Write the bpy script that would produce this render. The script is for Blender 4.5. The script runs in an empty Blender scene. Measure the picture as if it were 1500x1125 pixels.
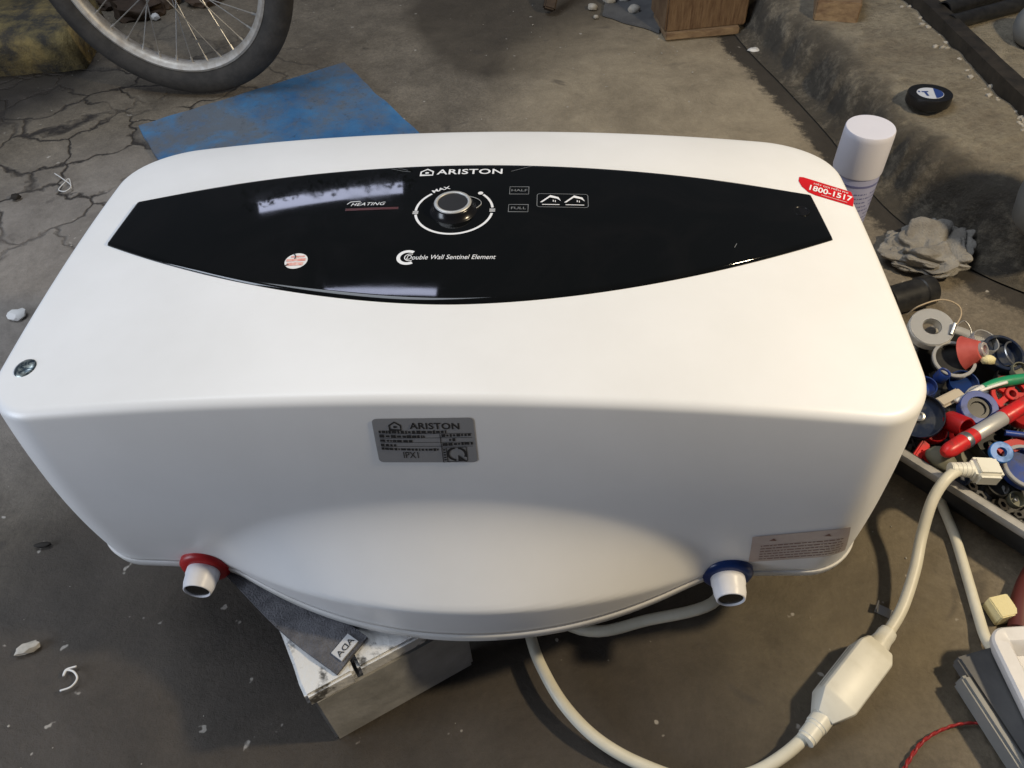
import bpy, bmesh, math, random
from mathutils import Vector, Matrix, noise

random.seed(7)
S = bpy.context.scene
COL = S.collection

# ------------------------------------------------------------------ camera
cam_d = bpy.data.cameras.new('camera'); cam = bpy.data.objects.new('camera', cam_d); COL.objects.link(cam)
CP = Vector((0.09188, -0.42478, 0.88247))
CF = Vector((-0.05477, 0.66228, -0.74725)).normalized()
CR = Vector((0.998496, 0.038236, -0.039298)).normalized()
CU = CR.cross(CF).normalized(); CR = CF.cross(CU).normalized()
cam.matrix_world = Matrix(((CR.x, CU.x, -CF.x, CP.x), (CR.y, CU.y, -CF.y, CP.y), (CR.z, CU.z, -CF.z, CP.z), (0, 0, 0, 1)))
cam_d.sensor_fit = 'HORIZONTAL'; cam_d.sensor_width = 36.0; cam_d.lens = 36.0 * 1130 / 1500
cam_d.clip_start = 0.02; cam_d.clip_end = 60
S.camera = cam

# ------------------------------------------------------------------ light
W = bpy.data.worlds.new('World'); S.world = W; W.use_nodes = True
bg = W.node_tree.nodes['Background']; bg.inputs[0].default_value = (0.72, 0.80, 1.0, 1); bg.inputs[1].default_value = 0.09

def area(name, loc, target, sx, sy, power, col):
    l = bpy.data.lights.new(name, 'AREA'); l.shape = 'RECTANGLE'; l.size = sx; l.size_y = sy
    l.energy = power; l.color = col
    o = bpy.data.objects.new(name, l); COL.objects.link(o); o.location = loc
    d = Vector(target) - Vector(loc); o.rotation_euler = d.to_track_quat('-Z', 'Y').to_euler()
    return o
area('cool_top_fill', (-1.0, 0.75, 2.9), (-0.1, 0.3, 0.35), 1.7, 1.3, 47, (0.84, 0.91, 1.0))  # added cool fill from overhead, not an actual opening
area('cool_side_fill', (-2.0, -0.80, 0.85), (-0.15, -0.05, 0.25), 0.8, 0.9, 26, (0.78, 0.86, 1.0))  # added cool fill from the left for the near wall, no real doorway
def strip(name, e0, e1, height, target, power, col):
    """a narrow gap of daylight between two surveyed ends"""
    e0, e1 = Vector(e0), Vector(e1); c = (e0 + e1) / 2; x = (e1 - e0).normalized(); z = c - Vector(target)
    z = (z - x * z.dot(x)).normalized(); y = z.cross(x)
    o = area(name, c, target, (e1 - e0).length, height, power, col)
    o.matrix_world = Matrix(((x.x, y.x, z.x, c.x), (x.y, y.y, z.y, c.y), (x.z, y.z, z.z, c.z), (0, 0, 0, 1)))
    return c, x, y, -z
EAVES = strip('eaves_gap_daylight', (-1.91, 3.35, 2.25), (-0.906, 3.62, 2.40), 0.13, (-0.14, 0.23, 0.43), 3.2, (0.70, 0.75, 1.0))
strip('roof_gap_daylight', (-1.12, 2.09, 2.42), (-0.48, 2.14, 2.56), 0.055, (-0.06, 0.08, 0.43), 1.2, (0.70, 0.75, 1.0))
wl = bpy.data.lights.new('warm_bulb', 'POINT'); wl.energy = 78; wl.color = (1.0, 0.82, 0.55); wl.shadow_soft_size = 0.05
wo = bpy.data.objects.new('warm_bulb', wl); COL.objects.link(wo); wo.location = (1.20, -0.04, 1.30)

S.view_settings.view_transform = 'Standard'; S.view_settings.look = 'None'
S.view_settings.exposure = -0.12; S.view_settings.gamma = 1.0
S.view_settings.use_curve_mapping = False
S.render.engine = 'CYCLES'

# ------------------------------------------------------------------ materials
def mat(name, c, rough=0.5, metal=0.0, c2=None, scale=20.0, contrast=(0.35, 0.65), bump=0.0, bscale=None,
        coat=0.0, detail=6.0, rough2=None, trans=0.0, ior=1.45, spec=0.5, stretch=None, dist=0.0):
    m = bpy.data.materials.new(name); m.use_nodes = True
    nt = m.node_tree; N = nt.nodes; L = nt.links
    b = N['Principled BSDF']
    b.inputs['Base Color'].default_value = (*c, 1); b.inputs['Roughness'].default_value = rough
    b.inputs['Metallic'].default_value = metal; b.inputs['Coat Weight'].default_value = coat
    b.inputs['Transmission Weight'].default_value = trans; b.inputs['IOR'].default_value = ior
    b.inputs['Specular IOR Level'].default_value = spec
    if c2 is not None or bump or rough2 is not None:
        tc = N.new('ShaderNodeTexCoord'); mp = N.new('ShaderNodeMapping'); L.new(tc.outputs['Object'], mp.inputs[0])
        if stretch: mp.inputs['Scale'].default_value = stretch
        n = N.new('ShaderNodeTexNoise'); n.inputs['Scale'].default_value = scale; n.inputs['Detail'].default_value = detail
        n.inputs['Roughness'].default_value = 0.62; n.inputs['Distortion'].default_value = dist
        L.new(mp.outputs[0], n.inputs['Vector'])
        r = N.new('ShaderNodeValToRGB'); r.color_ramp.elements[0].position = contrast[0]; r.color_ramp.elements[1].position = contrast[1]
        L.new(n.outputs['Fac'], r.inputs[0])
        if c2 is not None:
            r.color_ramp.elements[0].color = (*c, 1); r.color_ramp.elements[1].color = (*c2, 1)
            L.new(r.outputs[0], b.inputs['Base Color'])
        if rough2 is not None:
            mr = N.new('ShaderNodeMapRange'); L.new(n.outputs['Fac'], mr.inputs[0])
            mr.inputs[1].default_value = contrast[0]; mr.inputs[2].default_value = contrast[1]
            mr.inputs[3].default_value = rough; mr.inputs[4].default_value = rough2
            L.new(mr.outputs[0], b.inputs['Roughness'])
        if bump:
            n2 = N.new('ShaderNodeTexNoise'); n2.inputs['Scale'].default_value = bscale or scale * 2; n2.inputs['Detail'].default_value = 8
            L.new(mp.outputs[0], n2.inputs['Vector'])
            bp = N.new('ShaderNodeBump'); bp.inputs['Strength'].default_value = bump; bp.inputs['Distance'].default_value = 0.004
            L.new(n2.outputs['Fac'], bp.inputs['Height']); L.new(bp.outputs[0], b.inputs['Normal'])
    return m

M = {}
M['shell'] = mat('white_enamel', (0.78, 0.78, 0.775), 0.30, c2=(0.83, 0.83, 0.83), scale=5, rough2=0.42, contrast=(0.35, 0.65), detail=10)
M['rim'] = mat('white_plastic', (0.72, 0.72, 0.71), 0.42, c2=(0.62, 0.61, 0.58), scale=14)
M['panel'] = mat('black_gloss', (0.0035, 0.004, 0.004), 0.035, c2=(0.006, 0.006, 0.006), scale=9, rough2=0.11, contrast=(0.45, 0.8), dist=1.5)
M['print_w'] = mat('white_print', (0.82, 0.83, 0.85), 0.45)
M['print_g'] = mat('grey_print', (0.20, 0.21, 0.22), 0.45)
M['print_r'] = mat('dim_red_print', (0.075, 0.018, 0.016), 0.3)
M['print_k'] = mat('black_print', (0.02, 0.02, 0.022), 0.5)
M['knob'] = mat('knob_black', (0.008, 0.008, 0.009), 0.22)
M['knobtop'] = mat('knob_top', (0.018, 0.018, 0.019), 0.42)
M['silver'] = mat('satin_silver', (0.50, 0.50, 0.49), 0.45, metal=0.4)
M['plate'] = mat('foil_plate', (0.33, 0.335, 0.35), 0.38, metal=0.35)
M['redst'] = mat('red_sticker', (0.62, 0.012, 0.018), 0.3, c2=(0.52, 0.01, 0.015), scale=40)
M['seal'] = mat('seal_sticker', (0.80, 0.79, 0.77), 0.5)
M['sealpink'] = mat('seal_pink', (0.72, 0.25, 0.2), 0.5, c2=(0.8, 0.55, 0.48), scale=300)
M['brownst'] = mat('clear_brown_sticker', (0.56, 0.47, 0.43), 0.35, c2=(0.50, 0.40, 0.36), scale=60)
M['brownpr'] = mat('brown_print', (0.20, 0.10, 0.075), 0.45)
M['badge'] = mat('hologram_badge', (0.03, 0.05, 0.07), 0.3, metal=0.6, c2=(0.30, 0.34, 0.33), scale=110, dist=2.0, contrast=(0.45, 0.60))
M['redpl'] = mat('red_plastic', (0.42, 0.012, 0.014), 0.38, c2=(0.34, 0.01, 0.012), scale=60)
M['bluepl'] = mat('blue_plastic', (0.006, 0.028, 0.13), 0.28)
M['wpipe'] = mat('white_pipe_cap', (0.80, 0.80, 0.83), 0.38)
M['bore'] = mat('dark_bore', (0.006, 0.006, 0.006), 0.25)
M['cord'] = mat('cream_cord', (0.72, 0.69, 0.58), 0.42, c2=(0.62, 0.59, 0.47), scale=30, contrast=(0.4, 0.75))
M['cream'] = mat('cream_plastic', (0.76, 0.745, 0.66), 0.40, c2=(0.66, 0.64, 0.55), scale=45, contrast=(0.45, 0.8))
M['wood'] = mat('old_wood', (0.10, 0.055, 0.028), 0.75, c2=(0.19, 0.12, 0.065), scale=14, stretch=(9, 1.2, 1.2), bump=0.5, bscale=30)
M['wood2'] = mat('pale_wood', (0.16, 0.10, 0.06), 0.75, c2=(0.30, 0.21, 0.12), scale=14, stretch=(1.2, 8, 4), bump=0.5, bscale=30)
M['wooddark'] = mat('dark_wood', (0.035, 0.022, 0.014), 0.7, c2=(0.07, 0.045, 0.028), scale=12, stretch=(2, 2, 8))
M['stoolw'] = mat('flaked_white_paint', (0.10, 0.097, 0.092), 0.72, c2=(0.70, 0.70, 0.69), scale=34, contrast=(0.40, 0.48), bump=0.5, bscale=90, detail=9, stretch=(1.0, 1.0, 1.0))
M['stooldark'] = mat('grimy_painted_wood', (0.30, 0.295, 0.28), 0.7, c2=(0.46, 0.455, 0.44), scale=16, bump=0.3, bscale=60)
M['cloth'] = mat('grey_cloth', (0.085, 0.085, 0.095), 0.95, c2=(0.15, 0.15, 0.165), scale=70, bump=0.7, bscale=500)
M['tag'] = mat('woven_tag', (0.55, 0.56, 0.58), 0.85)
M['tyre'] = mat('worn_tyre', (0.030, 0.028, 0.026), 0.78, c2=(0.055, 0.050, 0.045), scale=25, bump=0.3, bscale=120)
M['rimmetal'] = mat('dull_steel', (0.62, 0.60, 0.56), 0.52, metal=0.55, c2=(0.45, 0.41, 0.36), scale=60)
M['spoke'] = mat('spoke_steel', (0.45, 0.44, 0.42), 0.38, metal=0.8)
M['can'] = mat('pale_can', (0.34, 0.36, 0.55), 0.35, c2=(0.38, 0.40, 0.58), scale=30)
M['canprint'] = mat('can_print', (0.15, 0.16, 0.33), 0.4)
M['cancap'] = mat('can_cap', (0.64, 0.645, 0.74), 0.42)
M['blacktape'] = mat('black_tape', (0.010, 0.010, 0.011), 0.35, bump=0.2, bscale=300)
M['tapewhite'] = mat('tape_label_white', (0.62, 0.66, 0.75), 0.4)
M['tapeblue'] = mat('tape_label_blue', (0.025, 0.06, 0.24), 0.4)
M['rag'] = mat('dusty_rag', (0.19, 0.175, 0.155), 0.95, c2=(0.30, 0.285, 0.26), scale=25, bump=0.7, bscale=300)
M['blackpl'] = mat('black_plastic', (0.013, 0.013, 0.014), 0.38, c2=(0.03, 0.03, 0.03), scale=60)
M['darkblue'] = mat('navy_plastic', (0.010, 0.018, 0.045), 0.3, c2=(0.035, 0.04, 0.05), scale=70, contrast=(0.46, 0.66), rough2=0.6)
M['midblue'] = mat('mid_blue_plastic', (0.02, 0.055, 0.26), 0.35, c2=(0.04, 0.05, 0.10), scale=70, contrast=(0.46, 0.66), rough2=0.6)
M['skyblue'] = mat('bright_blue_plastic', (0.03, 0.18, 0.55), 0.4, c2=(0.06, 0.15, 0.32), scale=70, contrast=(0.46, 0.66), rough2=0.6)
M['red'] = mat('bright_red_plastic', (0.60, 0.02, 0.022), 0.34, c2=(0.28, 0.03, 0.028), scale=70, contrast=(0.46, 0.66), rough2=0.6)
M['pink'] = mat('faded_red_plastic', (0.42, 0.07, 0.06), 0.5, c2=(0.5, 0.1, 0.085), scale=60)
M['clear'] = mat('cloudy_clear_plastic', (0.62, 0.62, 0.62), 0.25, trans=0.5)
M['white'] = mat('white_plastic_part', (0.72, 0.71, 0.68), 0.4, c2=(0.45, 0.43, 0.39), scale=70, contrast=(0.46, 0.66), rough2=0.6)
M['beige'] = mat('beige_plastic', (0.48, 0.42, 0.33), 0.5)
M['green'] = mat('green_plastic', (0.015, 0.26, 0.12), 0.38, c2=(0.03, 0.17, 0.09), scale=70, contrast=(0.46, 0.66), rough2=0.6)
M['khaki'] = mat('khaki_rubber', (0.16, 0.16, 0.12), 0.6)
M['tray'] = mat('scuffed_tray', (0.40, 0.39, 0.37), 0.45, c2=(0.24, 0.23, 0.21), scale=18, contrast=(0.4, 0.7))
M['traydark'] = mat('tray_side', (0.03, 0.03, 0.03), 0.55, c2=(0.05, 0.05, 0.05), scale=20)
M['steel'] = mat('small_steel', (0.42, 0.42, 0.42), 0.35, metal=0.9)
M['bits'] = mat('small_dark_bits', (0.02, 0.02, 0.022), 0.4, c2=(0.10, 0.10, 0.10), scale=60)
M['tan'] = mat('tan_wire', (0.42, 0.33, 0.22), 0.5)
M['sponge'] = mat('yellow_foam', (0.74, 0.66, 0.38), 0.9, bump=0.4, bscale=400)
M['maroon'] = mat('maroon_rubber', (0.10, 0.022, 0.018), 0.5)
M['redwire'] = mat('red_wire', (0.30, 0.022, 0.022), 0.4)
M['whiteboard'] = mat('white_tray_plastic', (0.72, 0.71, 0.72), 0.35, c2=(0.62, 0.61, 0.61), scale=25)
M['greyboard'] = mat('dark_grey_board', (0.075, 0.075, 0.078), 0.6, c2=(0.12, 0.12, 0.12), scale=14)
M['iron'] = mat('black_iron', (0.016, 0.015, 0.014), 0.5, c2=(0.04, 0.034, 0.028), scale=30, bump=0.3)
M['pot'] = mat('grey_pot', (0.17, 0.175, 0.175), 0.45, c2=(0.24, 0.24, 0.23), scale=12)
M['stone'] = mat('pale_stone', (0.45, 0.42, 0.37), 0.8, c2=(0.30, 0.28, 0.24), scale=60)
M['scrap'] = mat('white_scrap', (0.70, 0.69, 0.67), 0.6)
M['leafdark'] = mat('dark_husk', (0.02, 0.016, 0.012), 0.8)
M['board'] = None

def nodes(m): return m.node_tree.nodes, m.node_tree.links
def noise_n(N, L, vec, scale, detail=6, rough=0.6, dist=0.0):
    n = N.new('ShaderNodeTexNoise'); n.inputs['Scale'].default_value = scale; n.inputs['Detail'].default_value = detail
    n.inputs['Roughness'].default_value = rough; n.inputs['Distortion'].default_value = dist
    L.new(vec, n.inputs['Vector']); return n.outputs['Fac']
def ramp(N, L, fac, p0, p1, c0=(0, 0, 0), c1=(1, 1, 1)):
    r = N.new('ShaderNodeValToRGB'); r.color_ramp.elements[0].position = p0; r.color_ramp.elements[1].position = p1
    r.color_ramp.elements[0].color = (*c0, 1); r.color_ramp.elements[1].color = (*c1, 1)
    L.new(fac, r.inputs[0]); return r.outputs[0]
def mix(N, L, fac, a, b, mode='MIX'):
    x = N.new('ShaderNodeMix'); x.data_type = 'RGBA'; x.blend_type = mode
    for k, v in ((0, fac), (6, a), (7, b)):
        if isinstance(v, (int, float)): x.inputs[k].default_value = v
        elif isinstance(v, tuple): x.inputs[k].default_value = (*v, 1)
        else: L.new(v, x.inputs[k])
    return x.outputs[2]
def mth(N, L, op, a, b=None):
    x = N.new('ShaderNodeMath'); x.operation = op
    for k, v in ((0, a), (1, b)):
        if v is None: continue
        if isinstance(v, (int, float)): x.inputs[k].default_value = v
        else: L.new(v, x.inputs[k])
    return x.outputs[0]
def blob(N, L, pos, cx, cy, r0, r1):
    """soft irregular patch round a place on the floor: 1 inside r0, 0 outside r1"""
    d = N.new('ShaderNodeVectorMath'); d.operation = 'DISTANCE'; L.new(pos, d.inputs[0]); d.inputs[1].default_value = (cx, cy, 0)
    mr = N.new('ShaderNodeMapRange'); L.new(d.outputs['Value'], mr.inputs[0])
    mr.inputs[1].default_value = r0; mr.inputs[2].default_value = r1; mr.inputs[3].default_value = 1; mr.inputs[4].default_value = 0
    return mr.outputs[0]

def floor_material():
    m = bpy.data.materials.new('grimy_concrete'); m.use_nodes = True; N, L = nodes(m); b = N['Principled BSDF']
    tc = N.new('ShaderNodeTexCoord'); P = tc.outputs['Object']
    wv = N.new('ShaderNodeTexNoise'); wv.inputs['Scale'].default_value = 2.2; wv.inputs['Detail'].default_value = 5; L.new(P, wv.inputs['Vector'])
    add = N.new('ShaderNodeVectorMath'); add.operation = 'MULTIPLY_ADD'; L.new(wv.outputs['Color'], add.inputs[0])
    add.inputs[1].default_value = (0.35, 0.35, 0); L.new(P, add.inputs[2]); PW = add.outputs[0]   # wobbled place (adds about .17)
    n1 = noise_n(N, L, P, 2.6, 9, 0.68, 0.4); n2 = noise_n(N, L, P, 14, 12, 0.8); n3 = noise_n(N, L, P, 170, 8, 0.75)
    col = mix(N, L, ramp(N, L, n1, 0.36, 0.64), (0.095, 0.079, 0.058), (0.225, 0.192, 0.148))
    col = mix(N, L, ramp(N, L, n2, 0.35, 0.7), col, (0.225, 0.192, 0.148))
    col = mix(N, L, mth(N, L, 'MULTIPLY', ramp(N, L, n3, 0.40, 0.66), 0.55), col, (0.06, 0.052, 0.042))
    # dark ground in the front half with shade painted in, a damp patch behind, paler slab at the left
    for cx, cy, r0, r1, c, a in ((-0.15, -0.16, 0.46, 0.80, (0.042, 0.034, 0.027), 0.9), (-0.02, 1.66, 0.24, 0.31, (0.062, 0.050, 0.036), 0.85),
                                 (-0.80, 0.62, 0.25, 0.55, (0.250, 0.228, 0.210), 0.75), (0.42, 1.22, 0.28, 0.55, (0.36, 0.30, 0.21), 0.65),  # last patch paints lamplight onto the back right floor
                                 (-1.30, 1.42, 0.18, 0.34, (0.022, 0.019, 0.017), 0.92), (0.46, 0.05, 0.1, 0.30, (0.14, 0.115, 0.072), 0.6)):  # first patch puts the shade below the kerb into the floor colour
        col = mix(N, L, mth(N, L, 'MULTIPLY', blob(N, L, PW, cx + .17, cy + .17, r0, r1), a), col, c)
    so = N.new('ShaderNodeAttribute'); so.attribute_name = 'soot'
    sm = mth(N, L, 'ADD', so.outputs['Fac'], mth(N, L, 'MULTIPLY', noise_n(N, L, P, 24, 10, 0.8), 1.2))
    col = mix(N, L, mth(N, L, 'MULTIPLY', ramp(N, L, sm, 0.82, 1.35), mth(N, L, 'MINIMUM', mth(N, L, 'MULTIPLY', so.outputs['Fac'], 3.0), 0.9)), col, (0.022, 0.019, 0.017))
    # smaller drops and smears
    sp = noise_n(N, L, P, 9, 3, 0.5, 1.0); col = mix(N, L, mth(N, L, 'MULTIPLY', ramp(N, L, sp, 0.66, 0.72), 0.55), col, (0.05, 0.042, 0.036))
    sp2 = noise_n(N, L, P, 55, 2, 0.5); col = mix(N, L, mth(N, L, 'MULTIPLY', ramp(N, L, sp2, 0.73, 0.77), 0.8), col, (0.42, 0.39, 0.35))
    bl = noise_n(N, L, P, 6.5, 14, 0.82, 0.3)
    col = mix(N, L, 0.75, col, ramp(N, L, bl, 0.30, 0.68, (0.50, 0.48, 0.45), (1.60, 1.59, 1.56)), 'MULTIPLY')
    # cracks in the slab at the left
    wc = N.new('ShaderNodeTexNoise'); wc.inputs['Scale'].default_value = 9; wc.inputs['Detail'].default_value = 12; L.new(P, wc.inputs['Vector'])
    a2 = N.new('ShaderNodeVectorMath'); a2.operation = 'MULTIPLY_ADD'; L.new(wc.outputs['Color'], a2.inputs[0]); a2.inputs[1].default_value = (0.16, 0.16, 0); L.new(P, a2.inputs[2])
    v = N.new('ShaderNodeTexVoronoi'); v.feature = 'DISTANCE_TO_EDGE'; v.inputs['Scale'].default_value = 7.5; L.new(a2.outputs[0], v.inputs['Vector'])
    crack = ramp(N, L, v.outputs['Distance'], 0.006, 0.040, (1, 1, 1), (0, 0, 0))
    brk = ramp(N, L, noise_n(N, L, P, 4.5, 4), 0.34, 0.50)
    ck = mth(N, L, 'MULTIPLY', mth(N, L, 'MULTIPLY', crack, brk), blob(N, L, PW, -0.95 + .17, 1.15 + .17, 0.30, 0.62))
    col = mix(N, L, ck, col, (0.030, 0.024, 0.020))
    L.new(col, b.inputs['Base Color'])
    rg = N.new('ShaderNodeMapRange'); L.new(n1, rg.inputs[0]); rg.inputs[1].default_value = 0.35; rg.inputs[2].default_value = 0.65
    rg.inputs[3].default_value = 0.58; rg.inputs[4].default_value = 0.85; L.new(rg.outputs[0], b.inputs['Roughness'])
    h = mth(N, L, 'SUBTRACT', mth(N, L, 'ADD', mth(N, L, 'MULTIPLY', n2, 0.6), mth(N, L, 'MULTIPLY', n3, 0.35)), mth(N, L, 'MULTIPLY', ck, 1.2))
    bp = N.new('ShaderNodeBump'); bp.inputs['Strength'].default_value = 0.75; bp.inputs['Distance'].default_value = 0.007
    L.new(h, bp.inputs['Height']); L.new(bp.outputs[0], b.inputs['Normal'])
    return m
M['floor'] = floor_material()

def step_material():
    m = bpy.data.materials.new('rough_step_concrete'); m.use_nodes = True; N, L = nodes(m); b = N['Principled BSDF']
    P = N.new('ShaderNodeTexCoord').outputs['Object']
    n1 = noise_n(N, L, P, 5.5, 12, 0.78, 0.2); n2 = noise_n(N, L, P, 38, 12, 0.78)
    col = mix(N, L, ramp(N, L, n1, 0.34, 0.62), (0.30, 0.255, 0.19), (0.54, 0.475, 0.36))
    col = mix(N, L, mth(N, L, 'MULTIPLY', ramp(N, L, n2, 0.34, 0.56, (1, 1, 1), (0, 0, 0)), 0.5), col, (0.10, 0.085, 0.066))
    # soot-black mould on the upright face, darkened further to paint in its shade
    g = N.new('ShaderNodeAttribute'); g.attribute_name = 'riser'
    mould_shade = mth(N, L, 'MULTIPLY', g.outputs['Fac'], ramp(N, L, noise_n(N, L, P, 12, 10, 0.78), 0.30, 0.50))
    col = mix(N, L, mth(N, L, 'MULTIPLY', mould_shade, 0.80), col, (0.035, 0.031, 0.028))
    L.new(col, b.inputs['Base Color']); b.inputs['Roughness'].default_value = 0.9
    bp = N.new('ShaderNodeBump'); bp.inputs['Strength'].default_value = 1.0; bp.inputs['Distance'].default_value = 0.022
    L.new(n2, bp.inputs['Height']); L.new(bp.outputs[0], b.inputs['Normal'])
    return m
M['step'] = step_material()

def board_material():
    m = bpy.data.materials.new('worn_blue_paint'); m.use_nodes = True; N, L = nodes(m); b = N['Principled BSDF']
    P = N.new('ShaderNodeTexCoord').outputs['Object']
    n1 = noise_n(N, L, P, 5, 8, 0.65, 0.1); n2 = noise_n(N, L, P, 60, 6, 0.7); n3 = noise_n(N, L, P, 3.6, 9, 0.75, 0.15)
    col = mix(N, L, ramp(N, L, n1, 0.35, 0.65), (0.022, 0.105, 0.26), (0.07, 0.22, 0.42))
    col = mix(N, L, mth(N, L, 'MULTIPLY', ramp(N, L, n3, 0.43, 0.57), 0.78), col, (0.135, 0.130, 0.120))
    col = mix(N, L, mth(N, L, 'MULTIPLY', ramp(N, L, n2, 0.58, 0.70), 0.55), col, (0.04, 0.05, 0.06))
    L.new(col, b.inputs['Base Color']); b.inputs['Roughness'].default_value = 0.6
    bp = N.new('ShaderNodeBump'); bp.inputs['Strength'].default_value = 0.35; bp.inputs['Distance'].default_value = 0.004
    L.new(n2, bp.inputs['Height']); L.new(bp.outputs[0], b.inputs['Normal'])
    return m
M['board'] = board_material()

def moss_material():
    m = bpy.data.materials.new('mossy_kerb'); m.use_nodes = True; N, L = nodes(m); b = N['Principled BSDF']
    P = N.new('ShaderNodeTexCoord').outputs['Object']
    n1 = noise_n(N, L, P, 14, 8, 0.7); n2 = noise_n(N, L, P, 40, 8, 0.7)
    col = mix(N, L, ramp(N, L, n1, 0.40, 0.60), (0.05, 0.045, 0.036), (0.24, 0.185, 0.075))
    L.new(col, b.inputs['Base Color']); b.inputs['Roughness'].default_value = 0.9
    bp = N.new('ShaderNodeBump'); bp.inputs['Strength'].default_value = 0.9; bp.inputs['Distance'].default_value = 0.012
    L.new(n2, bp.inputs['Height']); L.new(bp.outputs[0], b.inputs['Normal'])
    return m
M['moss'] = moss_material()

# ------------------------------------------------------------------ mesh helpers
ORIG = {}
def origin_of(o):
    while o is not None:
        if o.name in ORIG: return ORIG[o.name]
        o = o.parent
    return Vector((0, 0, 0))
def obj(name, geo, m, parent=None, smooth=True, angle=40, org=None):
    """geo = (verts, faces) in world places; linked as one mesh whose origin is its thing's origin"""
    v, f = geo
    o0 = Vector(org) if org is not None else origin_of(parent)
    me = bpy.data.meshes.new(name); me.from_pydata([Vector(p) - o0 for p in v], [], f)
    bm = bmesh.new(); bm.from_mesh(me); bmesh.ops.recalc_face_normals(bm, faces=bm.faces); bm.to_mesh(me); bm.free()
    me.materials.append(M[m] if isinstance(m, str) else m)
    if smooth:
        me.shade_smooth() if hasattr(me, 'shade_smooth') else None
        if angle < 180: me.set_sharp_from_angle(angle=math.radians(angle))
    o = bpy.data.objects.new(name, me); COL.objects.link(o)
    if parent is not None: o.parent = parent
    else: o.location = o0; ORIG[o.name] = o0
    return o
def thing(name, loc, label, cat, group=None):
    o = bpy.data.objects.new(name, None); COL.objects.link(o); o.location = loc; o.empty_display_size = 0.02
    ORIG[o.name] = Vector(loc); return tag(o, label, cat, group)
def tag(o, label, cat=None, group=None, kind=None):
    o['label'] = label
    if cat: o['category'] = cat
    if group: o['group'] = group
    if kind: o['kind'] = kind
    return o
def join(*gs):
    V, F = [], []
    for v, f in gs:
        n = len(V); V += [Vector(p) for p in v]; F += [tuple(i + n for i in q) for q in f]
    return V, F
def xf(geo, mtx): return [mtx @ Vector(p) for p in geo[0]], geo[1]
def place(loc, axis=(0, 0, 1), spin=0.0):
    q = Vector((0, 0, 1)).rotation_difference(Vector(axis).normalized())
    return Matrix.Translation(Vector(loc)) @ q.to_matrix().to_4x4() @ Matrix.Rotation(spin, 4, 'Z')
def lathe(prof, n=32, closed=False):
    V, F = [], []; k = len(prof)
    for i in range(n):
        a = 2 * math.pi * i / n
        for r, z in prof: V.append(Vector((r * math.cos(a), r * math.sin(a), z)))
    for i in range(n):
        j = (i + 1) % n
        for s in range(k - 1 + (1 if closed else 0)):
            t = (s + 1) % k; F.append((i * k + s, j * k + s, j * k + t, i * k + t))
    if not closed:
        if prof[0][0] > 1e-6: F.append(tuple(i * k for i in range(n))[::-1])
        if prof[-1][0] > 1e-6: F.append(tuple(i * k + k - 1 for i in range(n)))
    return V, F
def rbox(sx, sy, sz, bev=0.002, seg=2, taper=1.0):
    bm = bmesh.new(); bmesh.ops.create_cube(bm, size=1.0)
    for v in bm.verts:
        t = taper if v.co.z > 0 else 1.0
        v.co = Vector((v.co.x * sx * t, v.co.y * sy * t, v.co.z * sz))
    if bev: bmesh.ops.bevel(bm, geom=bm.edges[:], offset=bev, segments=seg, affect='EDGES')
    bm.verts.ensure_lookup_table(); bm.verts.index_update()
    g = ([v.co.copy() for v in bm.verts], [tuple(v.index for v in f.verts) for f in bm.faces]); bm.free(); return g
def catmull(pts, per=8):
    P = [Vector(p) for p in pts]; P = [P[0] * 2 - P[1]] + P + [P[-1] * 2 - P[-2]]; out = []
    for i in range(1, len(P) - 2):
        a, b, c, d = P[i - 1:i + 3]
        for k in range(per):
            t = k / per
            out.append(0.5 * (2 * b + (c - a) * t + (2 * a - 5 * b + 4 * c - d) * t * t + (3 * b - a - 3 * c + d) * t ** 3))
    out.append(P[-2]); return out
def tube(pts, r, n=12, per=8, spline=True):
    P = catmull(pts, per) if spline else [Vector(p) for p in pts]
    rr = r if callable(r) else (lambda t: r)
    V, F = [], []; up = None
    for i, p in enumerate(P):
        t = (P[min(i + 1, len(P) - 1)] - P[max(i - 1, 0)]).normalized()
        if up is None: up = t.orthogonal().normalized()
        up = (up - t * up.dot(t)).normalized(); s = t.cross(up); R = rr(i / (len(P) - 1))
        for k in range(n):
            a = 2 * math.pi * k / n; V.append(p + (up * math.cos(a) + s * math.sin(a)) * R)
    for i in range(len(P) - 1):
        for k in range(n):
            l = (k + 1) % n; F.append((i * n + k, i * n + l, (i + 1) * n + l, (i + 1) * n + k))
    F.append(tuple(range(n))[::-1]); F.append(tuple((len(P) - 1) * n + k for k in range(n)))
    return V, F
def at(x, y, z):
    """the point of the place at height z that the photograph shows at (x, y); used once, to survey the yard"""
    d = CF + CR * (x - 750) / 1130 - CU * (y - 562.5) / 1130
    return CP + d * ((z - CP.z) / d.z)
def lump(rx, ry, rz, seed, amp=0.25, freq=2.0, sub=3, flat=True):
    bm = bmesh.new(); bmesh.ops.create_icosphere(bm, subdivisions=sub, radius=1.0)
    V = []
    for v in bm.verts:
        p = v.co.copy(); k = 1 + amp * noise.noise(p * freq + Vector((seed * 7.1, seed * 3.3, 0))) + amp * .5 * noise.noise(p * freq * 2.7 + Vector((0, seed * 5.1, 0)))
        q = Vector((p.x * rx * k, p.y * ry * k, p.z * rz * k))
        if flat: q.z = max(q.z, -rz * 0.5) + rz * 0.5
        V.append(q)
    F = [tuple(v.index for v in f.verts) for f in bm.faces]; bm.free(); return V, F

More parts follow.
